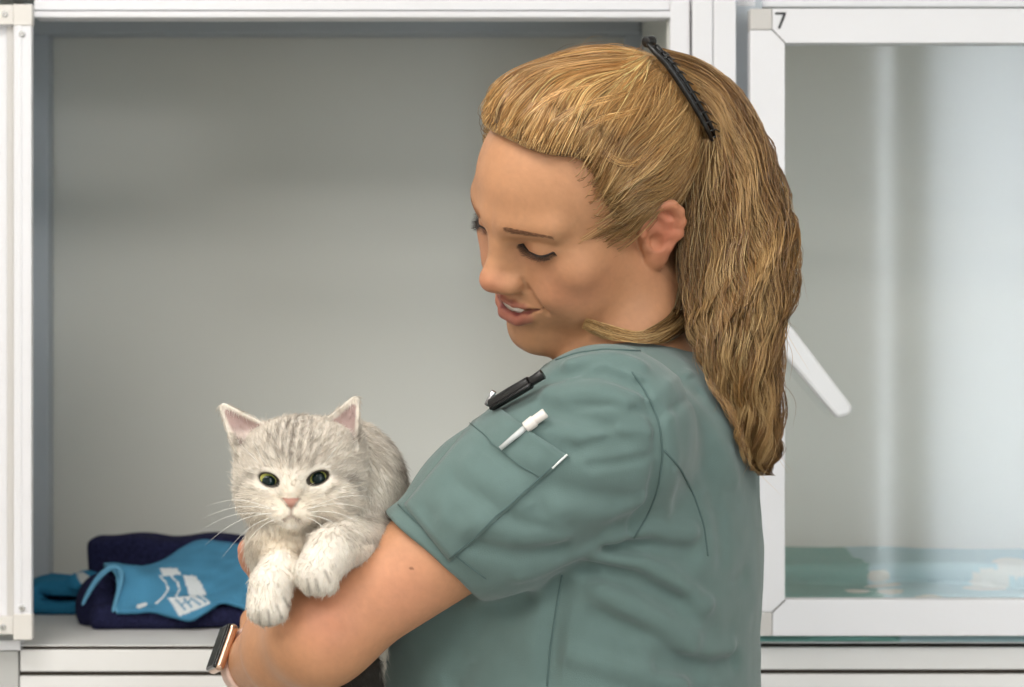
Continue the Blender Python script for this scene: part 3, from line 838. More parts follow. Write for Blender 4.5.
# ------------------------------------------------------------------ tunic, trousers, shoes
CUFF = P(431, 553.5, -.132); AX = unit(EL - SH); CN = unit([-.663, -.06, -.749])
def sleeve_out(p):
    d = chain(p, [SH, SH + AX*.104, CUFF, CUFF + AX*.035], [.0655, .0612, .0440, .0420], .01)
    return smax(d, (p - A(*CUFF)) @ CN.astype(np.float32), .003)
FOLDS = []
def shirt_base(p):
    t = torso(p, .013)
    q = to_t(p)
    t = smin(t, ell(q, (0,.045,-.10), (.135,.145,.20)), .05)
    t = smin(t, ell(q, (0,.015,-.34), (.185,.150,.20)), .06)
    t = smin(t, rcone(q, (-.055,-.048,.118), (.055,-.048,.118), .066, .066), .03)
    d = smin(t, sleeve_out(p), .02)
    d = smin(d, chain(p, [SHR, SHR + (ELR-SHR)*.75], [.062, .056], .01), .03)
    return d
def shirt_sdf(p):
    d = shirt_base(p)
    near = np.abs(d) < .03
    if FOLDS and near.any():
        pn = p[near]; disp = np.zeros(len(pn), np.float32)
        for pts, amp, wd in FOLDS:
            e = None
            for i in range(len(pts)-1):
                r = rcone(pn, pts[i], pts[i+1], 0, 0); e = r if e is None else np.minimum(e, r)
            disp += 2.3*amp*np.exp(-(e/wd)**2)
        disp += .0014*vnoise(pn, 26, 41) + .0007*vnoise(pn, 60, 42)
        d[near] = d[near] - disp
    # neck opening
    ax2 = unit(NT - NB)
    d = smax(d, -rcone(p, NB + ax2*.040 + TF*.018, NB + ax2*.12, .056, .075), .006)
    q = to_t(p)
    d = smax(d, -(q[:,2] + .40), .004)
    return d
def hs_(*uv): return [hit(shirt_base, u, v) for u, v in uv]
for uv, a, wd in (
    # shoulder top
    ([(548,392),(590,392),(625,402)], .0022, .006), ([(556,376),(600,372),(632,384)], -.0022, .006), ([(540,410),(580,418),(610,428)], -.0018, .006),
    ([(570,364),(610,358),(640,366)], .0024, .006), ([(534,427),(575,436)], .0016, .006), ([(575,448),(625,440)], -.0012, .008),
    ([(646,398),(604,388),(562,398)], .0011, .0035), ([(650,414),(612,404),(575,408)], -.0010, .0035), ([(652,432),(615,430),(580,440)], .0010, .004),
    ([(640,378),(605,366),(568,378)], .0011, .0035), ([(655,455),(625,462),(590,466)], -.0010, .004), ([(690,372),(668,384),(650,402)], .0012, .004), ([(700,392),(680,402),(660,418)], -.0010, .004),
    ([(495,440),(520,458),(538,462)], .0010, .0035), ([(425,508),(450,528),(470,540)], -.0010, .0035), ([(500,500),(530,516),(560,522)], .0010, .004),
    # sleeve: diagonal pulls
    ([(470,462),(505,492),(525,506)], .0018, .006), ([(452,480),(490,505)], -.0018, .006), ([(520,470),(490,450)], -.0014, .006),
    ([(480,520),(520,535),(560,535)], .0016, .007), ([(470,545),(520,556),(560,548)], -.0020, .007), ([(445,520),(470,535)], .0014, .005),
    ([(540,480),(590,495),(630,500)], -.0014, .009), ([(560,510),(610,512),(640,500)], .0020, .008), ([(520,575),(570,556),(615,540)], .0022, .007),
    # under the arm
    ([(596,556),(640,562),(680,585),(705,604)], .0042, .007), ([(592,570),(640,580),(680,602)], -.0042, .008), ([(600,590),(640,612),(690,640)], .0038, .009),
    ([(605,548),(650,548),(690,556)], -.0030, .008), ([(600,618),(650,640),(700,668)], -.0036, .009), ([(610,536),(650,530),(690,532)], .0028, .007),
    ([(575,655),(620,668),(680,684)], .0034, .008), ([(640,640),(690,652),(730,650)], .0022, .008), ([(660,668),(700,668),(735,660)], -.0028, .007),
    ([(560,585),(552,630),(548,680)], -.0030, .008), ([(520,600),(480,640),(455,680)], -.0030, .010), ([(500,620),(470,655)], .0020, .008),
    # armhole and upper back
    ([(640,385),(655,420),(658,460),(648,500),(630,530)], -.0022, .005), ([(668,420),(672,470),(664,510)], .0016, .007),
    ([(690,400),(715,440),(735,480)], .0012, .010), ([(706,470),(720,520),(722,560)], -.0012, .010), ([(690,590),(725,585),(745,575)], -.0012, .010)):
    FOLDS.append((hs_(*uv), a, wd))
M['tunic'] = material('grey_green_cotton', (97, 118, 115), .8, bump=(1400, .35, .0012), sheen=.25, spec=.2, noise=(55, .95, 1.04))
V, Q, N = march(shirt_sdf, (-.22,-.30,.70), (.34,.36,1.45), .0022)
tunic = put('tunic', V, Q, M['tunic'], person)

M['thread'] = material('seam_thread', (78, 100, 98), .8)
M['thread_light'] = material('light_stitching', (140, 160, 155), .8)
def on_shirt(pts, lift=.0004, n=40):
    """photo polyline laid on the tunic"""
    pts = np.array(pts, float); s = np.r_[0, np.cumsum(np.linalg.norm(np.diff(pts, axis=0), axis=1))]
    tt_ = np.linspace(0, s[-1], n)
    uv = np.stack([np.interp(tt_, s, pts[:,0]), np.interp(tt_, s, pts[:,1])], 1)
    k = np.ones(5)/5
    if len(pts) > 2:
        e = np.pad(uv, ((2,2),(0,0)), 'edge'); sm_ = np.stack([np.convolve(e[:,i], k, 'valid') for i in (0,1)], 1); sm_[0] = uv[0]; sm_[-1] = uv[-1]; uv = sm_
    out = []
    for u, v in uv:
        h_ = hit(shirt_sdf, u, v); g_ = grad(shirt_sdf, h_[None])[0]; out.append(h_ + g_/max(np.linalg.norm(g_), 1e-6)*lift)
    return out
def seam(pts, r=.0006, mat='thread', lift=.0001, n=40):
    m = MB(); m.tube(on_shirt(pts, lift, n), r, 6); return m.build('seam', M[mat], tunic, smooth=True)
seam([(632,372),(648,395),(660,425),(663,455),(658,490),(648,515),(634,538)], .0008)
seam([(664,450),(680,468),(694,495),(704,525),(708,556)], .0008)
seam([(562,575),(556,610),(550,650),(547,686)], .0008)
seam([(399,505),(420,525),(450,551),(486,578)], .0005, 'thread', .0010)
seam([(556,360),(576,353),(604,349),(640,351)], .0007)
# sleeve pocket: a thin patch that follows the sleeve
pk = []
q4 = [(485,400),(568,456),(450,561),(403,502)]
def bil(a, b):
    q = [np.array(x, float) for x in q4]; return (q[0]*(1-a)+q[1]*a)*(1-b) + (q[3]*(1-a)+q[2]*a)*b
na, nb_ = 22, 22
grid = []
for i in range(na):
    for j in range(nb_):
        u, v = bil(.06 + .94*i/(na-1), j/(nb_-1))
        h_ = hit(shirt_sdf, u, v); g_ = unit(grad(shirt_sdf, h_[None])[0])
        grid.append(h_ + g_*(.0016 + .0030*math.exp(-(j/3.0)**2)*math.sin(math.pi*i/(na-1))))
ii = (np.arange(na-1)[:, None]*nb_ + np.arange(nb_-1)[None]).ravel()
pocket = put('sleeve_pocket', np.array(grid), np.stack([ii, ii+1, ii+nb_+1, ii+nb_], 1), M['tunic'], tunic)
sd = pocket.modifiers.new('thickness', 'SOLIDIFY'); sd.thickness = .0022; sd.offset = -.6
def pk_line(a0, b0, a1, b1, r, mat):
    m = MB(); pts = []
    for t_ in np.linspace(0, 1, 16):
        u, v = bil(a0 + (a1-a0)*t_, b0 + (b1-b0)*t_); h_ = hit(shirt_sdf, u, v); g_ = unit(grad(shirt_sdf, h_[None])[0])
        i = (a0 + (a1-a0)*t_); j = (b0 + (b1-b0)*t_)*(nb_-1)
        pts.append(h_ + g_*(.0026 + .0030*math.exp(-(j/3.0)**2)*max(math.sin(math.pi*i), 0)))
    m.tube(pts, r, 6); return m.build('pocket_stitching', mat, pocket, smooth=True)
pk_line(.06, .22, .97, .22, .00035, M['thread'])
pk_line(.97, .02, .97, .98, .0006, M['thread'])
pk_line(.985, .0, .985, .12, .0009, material('white_bar_tack', (225, 228, 225), .6))

M['trouser'] = material('grey_green_trousers', (92, 118, 115), .85)
M['shoe'] = material('white_clog', (225, 225, 222), .5)
def trousers_sdf(p):
    q = to_t(p)
    d = smin(torso(p, .010), legs(p, .016), .04)
    d = smax(d, q[:,2] + .30, .004)
    return smax(d, -(p[:,2] - .07), .004)
V, Q, N = march(trousers_sdf, (-.22,-.36,.05), (.34,.36,.90), .006)
put('trousers', V, Q, M['trouser'], person)
for s in (-1, 1):
    a = np.array(T(s*.09,-.035,-1.105)); b = np.array(T(s*.096,.13,-1.115))
    f_ = lambda p: np.maximum(smin(rcone(p, a, b, .043, .043), rcone(p, a + np.array([0,0,.03]), a, .038, .043), .02), -(p[:,2] - .0004))
    V, Q, N = march(f_, (min(a[0],b[0])-.07, min(a[1],b[1])-.07, -.02), (max(a[0],b[0])+.07, max(a[1],b[1])+.07, .14), .005)
    put('shoe', V, Q, M['shoe'], person)
# ------------------------------------------------------------------ hair
rng = np.random.default_rng(11)
HY = [-.13, -.05, -.035, -.022, -.012, .007, .025, .031, .033, .037, .047, .066, .10]
HZ = [-.078, -.060, -.030, .008, .029, .029, .032, .047, .066, .081, .0885, .094, .125]
def hair_edge(q): return q[:,2] - np.interp(q[:,1], HY, HZ).astype(np.float32)
def hair_off(q):
    front = np.exp(-((q[:,1] - .050)/.030)**2)*np.clip((q[:,2] - .06)/.03, 0, 1)
    top = np.clip((q[:,2] - .02)/.08, 0, 1)
    return .0050 + .0050*top + .0030*front + .0050*np.exp(-((q[:,1] - .030)/.026)**2)*np.clip((q[:,2] - .085)/.03, 0, 1)
def cap_level(q):                             # outer level of the combed-back hair, head coordinates
    return cranium(absx(q)) - hair_off(q)
def cap_sdf(p):
    q = to_head(p)
    d = smax(cap_level(q) + .0022, -hair_edge(q) + .002, .012)
    return d*HS
M['hair'] = material('blonde_hair', (170, 130, 82), .34, attr='Col', spec=.55)
HB = lin(172, 134, 84)
def hair_tone(n, lo=.55, hi=1.35):
    t = rng.beta(1.4, 1.4, n)
    c = np.array([lin(98, 64, 34), lin(188, 140, 82), lin(250, 216, 156)])
    a = np.clip(t*2, 0, 1)[:, None]; b = np.clip(t*2 - 1, 0, 1)[:, None]
    return c[0]*(1-a) + c[1]*(a-b) + c[2]*b

V, Q, N = march(cap_sdf, (-.08,-.20,1.36), (.22,.12,1.63), .0022)
cap_cols = np.tile(lin(120, 88, 52), (len(V), 1))*(.8 + .25*vnoise(V, 250, 5))[:, None]
hair_parts = [(V, Q, cap_cols)]

CL0 = P(655, 58, -.035); CL1 = P(706, 134, -.012)
def clip_pt(t): t = np.asarray(t, float)[..., None]; return CL0 + (CL1 - CL0)*t + np.array([.004, -.004, .004])*(4*t*(1-t))

# combed-back strands
ql = to_head(V)
e = hair_edge(ql)
wgt = np.where(e > .0006, 1.0 + 1.6*np.exp(-(e/.010)**2), 0)
wgt *= np.where(ql[:,0] > .02, .45, 1.0)
NS = 12500
ri = rng.choice(len(V), NS, p=wgt/wgt.sum())
root = V[ri].astype(float)
edge_r = e[ri]
d_ = CL1 - CL0
tn = np.clip(((root - CL0) @ d_)/(d_ @ d_) + rng.normal(0, .10, NS), 0.02, .98)
tgt = clip_pt(tn)
K = 18
dist = np.linalg.norm(tgt - root, axis=1)
Ls = np.minimum(dist*1.05, rng.uniform(.05, .15, NS))
path = np.zeros((NS, K, 3)); p = root.copy()
hgt = rng.normal(0, .0016, NS) + .0004
near_line = np.exp(-(np.maximum(edge_r, 0)/.006)**2)
upv = HR[:, 2].astype(float)
lump = vnoise(root.astype(np.float32), 55, 3)
for k in range(K):
    s = k/(K-1)
    q = to_head(p.astype(np.float32)); lv = (hgt + .0034*lump)*min(1, s*5)
    lv = lv - near_line*.0045*max(0, 1 - s*5)
    for _ in range(2):
        dcap = cap_level(to_head(p.astype(np.float32)))*HS - lv
        g_ = grad(lambda x: cap_level(to_head(x))*HS, p.astype(np.float32), 1e-3)
        p = p - g_*np.clip(dcap, -.01, .01)[:, None]
    path[:, k] = p
    dr = tgt - p; dl = np.linalg.norm(dr, axis=1); dr /= np.maximum(dl, 1e-6)[:, None]
    fr = np.clip((q[:,1] - .0)/.06, 0, 1)*(1 - s)**2
    dr = dr + upv*(.75*fr)[:, None]
    wob = .42*vnoise(p.astype(np.float32), 28, 8) + .22*vnoise(p.astype(np.float32), 75, 10) + .14*vnoise(p.astype(np.float32), 160, 9)
    side = np.cross(dr, g_); dr = dr + side*wob[:, None]
    dr = dr - g_*(dr*g_).sum(1)[:, None]
    dr /= np.maximum(np.linalg.norm(dr, axis=1), 1e-6)[:, None]
    p = p + dr*np.minimum(Ls/(K-1), dl*.9)[:, None]
clk = np.floor((vnoise(root.astype(np.float32), 160, 14)*.5 + .5)*40).astype(int)
tone = hair_tone(41)[clk]*.60 + hair_tone(NS)*.40
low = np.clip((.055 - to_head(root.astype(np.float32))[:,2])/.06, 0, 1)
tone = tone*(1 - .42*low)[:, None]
for _ in range(2): path[:, 1:-1] = .25*path[:, :-2] + .5*path[:, 1:-1] + .25*path[:, 2:]
path[:, 0] = 2*path[:, 1] - path[:, 2]
rad = rng.uniform(.00018, .00036, NS)
tk = np.linspace(0, 1, K)[None]
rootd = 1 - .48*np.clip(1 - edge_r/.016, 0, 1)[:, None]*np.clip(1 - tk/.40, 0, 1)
topl = 1 + .60*np.clip((to_head(root.astype(np.float32))[:,2] - .085)/.03, 0, 1)  # crown strands lightened: highlight from above put into the colour
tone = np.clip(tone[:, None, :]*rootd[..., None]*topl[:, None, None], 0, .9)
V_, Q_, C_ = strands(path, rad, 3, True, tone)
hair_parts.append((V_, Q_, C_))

# ponytail
Lc = np.array([(708,132),(703,165),(696,210),(692,260),(694,310),(702,352),(722,395),(738,430),(752,468)], float)
Rc = np.array([(662,52),(703,66),(740,100),(764,150),(784,210),(792,263),(784,322),(777,385),(780,440),(768,476)], float)
Yc = np.array([-.022,-.005,-.005,-.010,-.025,-.050,-.062,-.060,-.050,-.040])
def curve(c, s):
    c = np.asarray(c, float); n = len(c)-1; x = np.clip(s, 0, 1)*n; i = np.minimum(x.astype(int), n-1); f = (x - i)[..., None]
    p0 = c[np.maximum(i-1, 0)]; p1 = c[i]; p2 = c[i+1]; p3 = c[np.minimum(i+2, n)]
    return .5*(2*p1 + (p2-p0)*f + (2*p0-5*p1+4*p2-p3)*f**2 + (3*p1-p0-3*p2+p3)*f**3)
NP = 11500; KP = 30; NCL = 150
cr_ = np.sqrt(rng.uniform(0, 1, NCL)); ca = rng.uniform(0, 2*np.pi, NCL)
cab = np.stack([cr_*np.cos(ca), cr_*np.sin(ca)], 1)
ci = rng.integers(0, NCL, NP)
spread = rng.normal(0, .17, (NP, 2))
send = np.clip(rng.normal(.92, .10, NCL), .66, 1.06)[ci] - np.abs(rng.normal(0, .03, NP))
S = np.linspace(0, 1, KP)[None]*send[:, None]
conv = (1 - .80*np.clip(S, 0, 1)**2)
ab = cab[ci][:, None, :] + spread[:, None, :]*conv[..., None]
shrink = np.ones((NP, KP))
a_ = np.clip(ab[..., 0]*shrink, -1.06, 1.10); b_ = ab[..., 1]
Lp = curve(Lc, S); Rp = curve(Rc, S); yy = curve(Yc[:, None], S)[..., 0]
uv = Lp*(.5 - .5*a_)[..., None] + Rp*(.5 + .5*a_)[..., None]
ph = rng.uniform(0, 6.28, NCL)[ci][:, None]; am = rng.uniform(.5, 1.4, NCL)[ci][:, None]; fq = rng.uniform(5.0, 8.5, NCL)[ci][:, None]
wave = am*np.sin(fq*S*6.28*.8 + ph)*np.clip(S*2.2, 0, 1)
uv[..., 0] += 6.0*wave + 1.6*np.sin(22*S + 5*ph + spread[:, :1]*20)
hd_ = .030*np.clip(.35 + 2.2*S, 0, 1)*(1 - .35*S)
y_ = yy + b_*hd_ + .0035*am*np.cos(fq*S*6.28*.8 + ph)*np.clip(S*2.2, 0, 1)
sc_ = (y_ - CAMY)/F
pp = np.stack([(uv[..., 0]-512)*sc_, y_, CAMZ - (uv[..., 1]-343.5)*sc_], -1)
def push_out(pp, f, gap):
    sh = pp.shape; q = pp.reshape(-1, 3).astype(np.float32)
    for _ in range(3):
        d = f(q); m = d < gap
        if not m.any(): break
        g_ = grad(f, q[m], 1e-3); g_ /= np.maximum(ln(g_), 1e-3)[:, None]
        q[m] += g_*np.clip(gap - d[m], 0, .03)[:, None]
    return q.reshape(sh).astype(float)
def bring_forward(pp, f, gap):                # keeps loose hair in front of the back it hangs on
    q = pp.reshape(-1, 3).astype(np.float32)
    for _ in range(10):
        d = f(q); m = (d < gap) & (q[:,2] < 1.40)
        if not m.any(): break
        y0 = q[m, 1].copy(); y1 = y0 - np.maximum(gap - d[m], .0015)*1.2
        k_ = (y1 - CAMY)/(y0 - CAMY)
        q[m, 0] *= k_; q[m, 2] = CAMZ + (q[m, 2] - CAMZ)*k_; q[m, 1] = y1
    return q.reshape(pp.shape).astype(float)
pp = bring_forward(pp, shirt_base, .006)
toneP = (hair_tone(NCL)[ci]*.72 + hair_tone(NP)*.28)
toneP = toneP[:, None, :]*((.92 - .22*S)*(1 - .38*np.clip(-a_ - .35, 0, .6)/.6*np.clip(1.15 - S, 0, 1)))[..., None]  # left strands darkened: shade beside the neck put into the colour
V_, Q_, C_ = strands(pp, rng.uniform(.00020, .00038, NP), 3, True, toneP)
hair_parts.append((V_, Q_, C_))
# dense core under the loose strands
NC = 24
cs = np.linspace(0, .74, 20)[None].repeat(NC, 0); an = np.linspace(0, 2*np.pi, NC, endpoint=False)[:, None]
wid = np.clip(.25 + 2*cs, 0, .66)*(1 - .45*cs)
aa = np.cos(an)*wid; bb_ = np.sin(an)*wid
uv = curve(Lc, cs)*(.5 - .5*aa)[..., None] + curve(Rc, cs)*(.5 + .5*aa)[..., None]
yk = curve(Yc[:, None], cs)[..., 0] + bb_*.030*np.clip(.35 + 2.2*cs, 0, 1)*(1 - .35*cs); sk = (yk - CAMY)/F
core = bring_forward(np.stack([(uv[..., 0]-512)*sk, yk, CAMZ - (uv[..., 1]-343.5)*sk], -1), shirt_base, .004)
ii = np.arange(NC)[:, None]*20 + np.arange(19)[None]; jj = ((np.arange(NC)+1) % NC)[:, None]*20 + np.arange(19)[None]
hair_parts.append((core.reshape(-1, 3), np.stack([ii, ii+1, jj+1, jj], -1).reshape(-1, 4), np.tile(lin(104, 74, 42), (NC*20, 1))))

# hair at the nape: behind the ear, down to the collar, one lock swept forward over it
def bundle(ctr, n, width, tip, cols_mul=1.0, K=20, wavea=.0, outf=None, gap=.003):
    """ctr: (u,v,y) control points; width in metres"""
    t = np.linspace(0, 1, K)
    c = curve(np.array([P(*x) for x in ctr]), t)
    tg = np.gradient(c, axis=0); tg /= np.linalg.norm(tg, axis=1, keepdims=True)
    n1 = np.cross(tg, [0, 1, 0]); n1 /= np.linalg.norm(n1, axis=1, keepdims=True); n2 = np.cross(tg, n1)
    r = np.sqrt(rng.uniform(0, 1, n)); a = rng.uniform(0, 6.28, n)
    w_ = width*(1 - (1 - tip)*t**1.6)
    o1 = (r*np.cos(a))[:, None]*w_[None]; o2 = (r*np.sin(a))[:, None]*w_[None]*.6
    phs = rng.uniform(0, 6.28, n)
    o1 = o1 + wavea*np.sin(t[None]*14 + np.round(phs[:, None])*1.0)
    q = c[None] + o1[..., None]*n1[None] + o2[..., None]*n2[None]
    if outf is not None: q = push_out(q, outf, gap)
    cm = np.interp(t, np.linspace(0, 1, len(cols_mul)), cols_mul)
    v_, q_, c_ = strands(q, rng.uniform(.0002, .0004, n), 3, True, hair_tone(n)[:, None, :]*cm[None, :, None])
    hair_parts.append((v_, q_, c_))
skin_out = lambda p: np.minimum(body_far(p), shirt_base(p))
bundle([(697,140,-.004),(700,205,.002),(697,260,.0),(699,300,-.010),(706,340,-.025)], 1500, .017, .9, (.20, .10, .12))  # nape bundles: naturally dark hair, plus shade behind the ear put into colour
near_skin = lambda p: np.minimum(body_sdf(p), shirt_base(p))
def laid(uvs, lift=.009): return [(u, v, float(hit(near_skin, u, v)[1]) - lift) for u, v in uvs]
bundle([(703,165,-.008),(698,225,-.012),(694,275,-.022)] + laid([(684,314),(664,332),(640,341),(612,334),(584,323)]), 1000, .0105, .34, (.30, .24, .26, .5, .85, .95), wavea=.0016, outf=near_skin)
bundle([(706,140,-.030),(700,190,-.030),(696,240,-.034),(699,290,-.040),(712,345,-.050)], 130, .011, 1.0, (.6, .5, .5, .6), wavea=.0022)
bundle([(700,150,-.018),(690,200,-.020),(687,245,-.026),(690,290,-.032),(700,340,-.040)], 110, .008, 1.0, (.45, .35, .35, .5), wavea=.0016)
cap_out = lambda p: cap_level(to_head(p))*HS
def capped(uvs, lift=.0015): return [(u, v, float(hit(cap_out, u, v)[1]) - (lift if k else -.005)) for k, (u, v) in enumerate(uvs)]
for uvs, n_, w_, cm_ in (([(598,146),(610,158),(627,164),(644,157),(660,132),(676,102)], 240, .0034, (.55, 1.0, 1.25, 1.2, 1.0)),
                         ([(500,124),(504,106),(520,86),(556,72),(600,64),(648,62)], 320, .0046, (.45, .9, 1.4, 1.4, 1.1)),
                         ([(520,140),(530,116),(554,98),(592,86),(645,78)], 320, .0046, (.45, .85, 1.35, 1.35, 1.0)),
                         ([(545,148),(556,124),(582,108),(615,98),(655,88)], 300, .0042, (.45, .8, 1.25, 1.25, 1.0)),
                         ([(572,150),(584,130),(606,118),(634,110),(666,96)], 280, .0040, (.45, .8, 1.2, 1.2, 1.0)),
                         ([(606,196),(622,186),(648,168),(676,136),(696,122)], 260, .0040, (.45, .75, 1.0, 1.05, .8)),
                         ([(618,178),(640,170),(664,144),(688,112)], 220, .0032, (.6, .9, 1.15, .9))):
    bundle(capped(uvs), n_, w_, .55, cm_, wavea=.0006)
# flyaways and small curls
fl = []
for k in range(60):
    i = rng.integers(0, NS); a0 = path[i, 4]; g_ = unit(a0 - np.array(HC) - np.array([0, 0, .03]))
    dr = unit(path[i, 8] - path[i, 4] + 1e-6); L_ = rng.uniform(.015, .035)
    t = np.linspace(0, 1, K)[:, None]
    fl.append(a0 + dr*L_*t + g_*(.012*rng.uniform(.3, 1))*np.sin(t*np.pi*rng.uniform(.6, 1)) + unit(rng.normal(size=3))*.004*t*t)
V_, Q_, C_ = strands(np.array(fl), .00014, 3, True, hair_tone(len(fl))); hair_parts.append((V_, Q_, C_))
fl = []
for k in range(150):
    i = rng.integers(0, NP); a0 = pp[i, rng.integers(6, 26)]; t = np.linspace(0, 1, K)[:, None]; L_ = rng.uniform(.02, .05)
    fl.append(a0 + np.array([rng.uniform(-.2, .6), rng.uniform(-.3, .1), -1])*L_*t + np.array([rng.normal(0, .006), rng.normal(0, .004), 0])*np.sin(t*4))
V_, Q_, C_ = strands(np.array(fl), .00016, 3, True, hair_tone(len(fl))); hair_parts.append((V_, Q_, C_))
vo = 0; VV = []; QQ = []; CC = []
for v_, q_, c_ in hair_parts: VV.append(v_); QQ.append(q_ + vo); CC.append(c_); vo += len(v_)
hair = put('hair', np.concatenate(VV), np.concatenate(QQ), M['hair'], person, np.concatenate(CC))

# eyebrows and lashes, the same on both sides
M['brow'] = material('brow_hair', (146, 104, 76), .7)
M['lash'] = material('lash_hair', (38, 26, 22), .5)
def face_pts(uvs): return to_head(np.array([hit(body_sdf, u, v) for u, v in uvs], np.float32)).astype(float)
bl = face_pts([(503,229.5),(512,231.5),(522,233),(536,235),(550,237)]); ll = face_pts([(523,243.5),(527,249),(533,253.5),(540,256),(547,255),(554,252)])
for sgn in (1, -1):
    mir = np.array([sgn, 1, 1.])
    n = 300; t = rng.uniform(0, 1, n); c = curve(bl, t); tg = curve(bl, np.minimum(t+.05, 1)) - curve(bl, np.maximum(t-.05, 0)); tg /= np.linalg.norm(tg, axis=1, keepdims=True)
    up = np.array([0, .1, 1.]); wd = .0034*(1 - .65*t)*(.55 + .45*np.clip(t/.25, 0, 1)) 
    r0 = c + up*(rng.uniform(-1, 1, n)*wd)[:, None]
    dirn = tg*.8 + up*(.55*(1 - t) - .12)[:, None] + np.array([0, .12, 0]); L_ = rng.uniform(.0035, .0065, n)
    tt_ = np.linspace(0, 1, 4)
    path_b = from_head(((r0[:, None] + dirn[:, None]*(L_[:, None, None]*tt_[None, :, None]))*mir).reshape(-1, 3)).reshape(n, 4, 3)
    v_, q_, _ = strands(path_b, .00015, 3); put('eyebrow', v_, q_, M['brow'], person)
    n = 60; t = np.linspace(0, 1, n); c = curve(ll, t)
    m_ = MB(); 
    K5 = 6; tt_ = np.linspace(0, 1, K5)
    out = c - np.array(EYE)*np.array([-1, 1, 1]); out /= np.linalg.norm(out, axis=1, keepdims=True)
    dirn = out*.75 + np.array([0, .10, -.75]) + np.stack([-(t - .45)*.9, 0*t, 0*t], 1)
    L_ = (.0045 + .0030*np.sin(np.pi*np.clip(t*.8 + .15, 0, 1)))*rng.uniform(.8, 1.1, n)
    pth = c[:, None] + dirn[:, None]*(L_[:, None, None]*tt_[None, :, None]) + np.array([0, .15, .55])*(L_[:, None, None]*(tt_**2)[None, :, None])
    path_l = from_head((pth*mir).reshape(-1, 3)).reshape(n, K5, 3)
    lineP = from_head((curve(ll, np.linspace(0, 1, 24)) + np.array([0, .0004, 0]))*mir)[None]
    v1, q1, _ = strands(path_l, .00026, 3); v2, q2, _ = strands(lineP.astype(float), .00075, 6, False)
    put('eyelashes', np.concatenate([v1, v2]), np.concatenate([q1, q2 + len(v1)]), M['lash'], person)

# ------------------------------------------------------------------ hair clip, watch, pens
M['black'] = material('black_plastic', (22, 21, 22), .35)
clip = tag(empty('hair_clip', tuple(CL0)), 'slim black hair clip holding the blonde ponytail at the crown', 'hair clip')
cpts = [P(648,44,-.050), P(657,54,-.056), P(668,66,-.056), P(682,86,-.054), P(695,107,-.050), P(706,127,-.043), P(712,140,-.033)]
cc_ = curve(np.array(cpts), np.linspace(0, 1, 26))
m = MB(); m.tube(list(cc_), list(np.interp(np.linspace(0, 1, 26), [0, .12, .5, 1], [.0018, .0025, .0027, .0016])), 10); m.build('clip_arm', M['black'], clip, smooth=True)
m = MB(); m.tube([p_ + np.array([.0038, .006, .0022]) for p_ in cc_[2:]], list(np.linspace(.0022, .0016, 24)), 8); m.build('clip_arm', M['black'], clip, smooth=True)
for k in range(4, 25, 2):
    m = MB(); b0 = cc_[k]; m.tube([b0, b0 + np.array([.006, .004, .002]), b0 + np.array([.011, .012, .0005])], [.0009, .0008, .0005], 6); m.build('tooth', M['black'], clip, smooth=True)
m = MB(); c0 = P(648,44,-.045); m.tube([c0 + np.array([-.002, -.003, .001]), c0 + np.array([.004, .004, .003])], [.0044, .0044], 14); m.build('clasp', M['black'], clip, bevel=.001, smooth=True)

# watch on the left wrist
wa = unit(WR - EL); wc = WR - wa*.028
M['strap'] = material('pale_pink_strap', (222, 190, 176), .55)
M['gold'] = material('rose_gold_case', (222, 186, 160), .22, .9)
M['screen'] = material('dark_watch_glass', (10, 11, 13), .08)
watch = tag(empty('smartwatch', tuple(wc)), 'smartwatch with a pale pink strap and gold case on the left wrist', 'watch')
dors = unit(np.array([-1, -.10, .36]) - wa*np.dot(np.array([-1, -.10, .36]), wa)); sid = np.cross(wa, dors)
th = np.linspace(0, 2*np.pi, 48, endpoint=False)
def ring_pt(a, rr):
    o = wc + (math.cos(a)*dors + math.sin(a)*sid)*.09; lo_, hi_ = 0.0, .09
    for _ in range(24):                       # find the skin along this direction
        md = (lo_+hi_)/2
        if float(arm_left((wc + (math.cos(a)*dors + math.sin(a)*sid)*md).astype(np.float32)[None])[0]) < 0: lo_ = md
        else: hi_ = md
    return wc + (math.cos(a)*dors + math.sin(a)*sid)*(lo_ + rr)
VV = []
for a in th:
    for dx, rr in ((-.0105, .0004), (-.0105, .0024), (-.008, .0034), (.008, .0034), (.0105, .0024), (.0105, .0004)): VV.append(ring_pt(a, rr) + wa*dx)
n = len(th); QQ = [(i*6+j, i*6+(j+1) % 6, ((i+1) % n)*6+(j+1) % 6, ((i+1) % n)*6+j) for i in range(n) for j in range(6)]
put('strap', VV, np.array(QQ), M['strap'], watch)
wtop = ring_pt(0, .0055); Rw = np.stack([wa, sid, dors], 1).astype(np.float32)
f_ = lambda p: rbox(p, wtop - dors*.0012, (.0165, .0200, .0040), .0038, Rw)
V, Q, N = march(f_, tuple(wtop - .035), tuple(wtop + .035), .0011); case = put('watch_case', V, Q, M['gold'], watch)
f_ = lambda p: rbox(p, wtop + dors*.0024, (.0155, .0190, .0022), .0020, Rw)
V, Q, N = march(f_, tuple(wtop - .035), tuple(wtop + .035), .0011); put('watch_glass', V, Q, M['screen'], watch)
m = MB(); m.tube([wtop + wa*.016 + sid*.006, wtop + wa*.0185 + sid*.006], .003, 14); m.build('crown', M['gold'], watch, smooth=True)

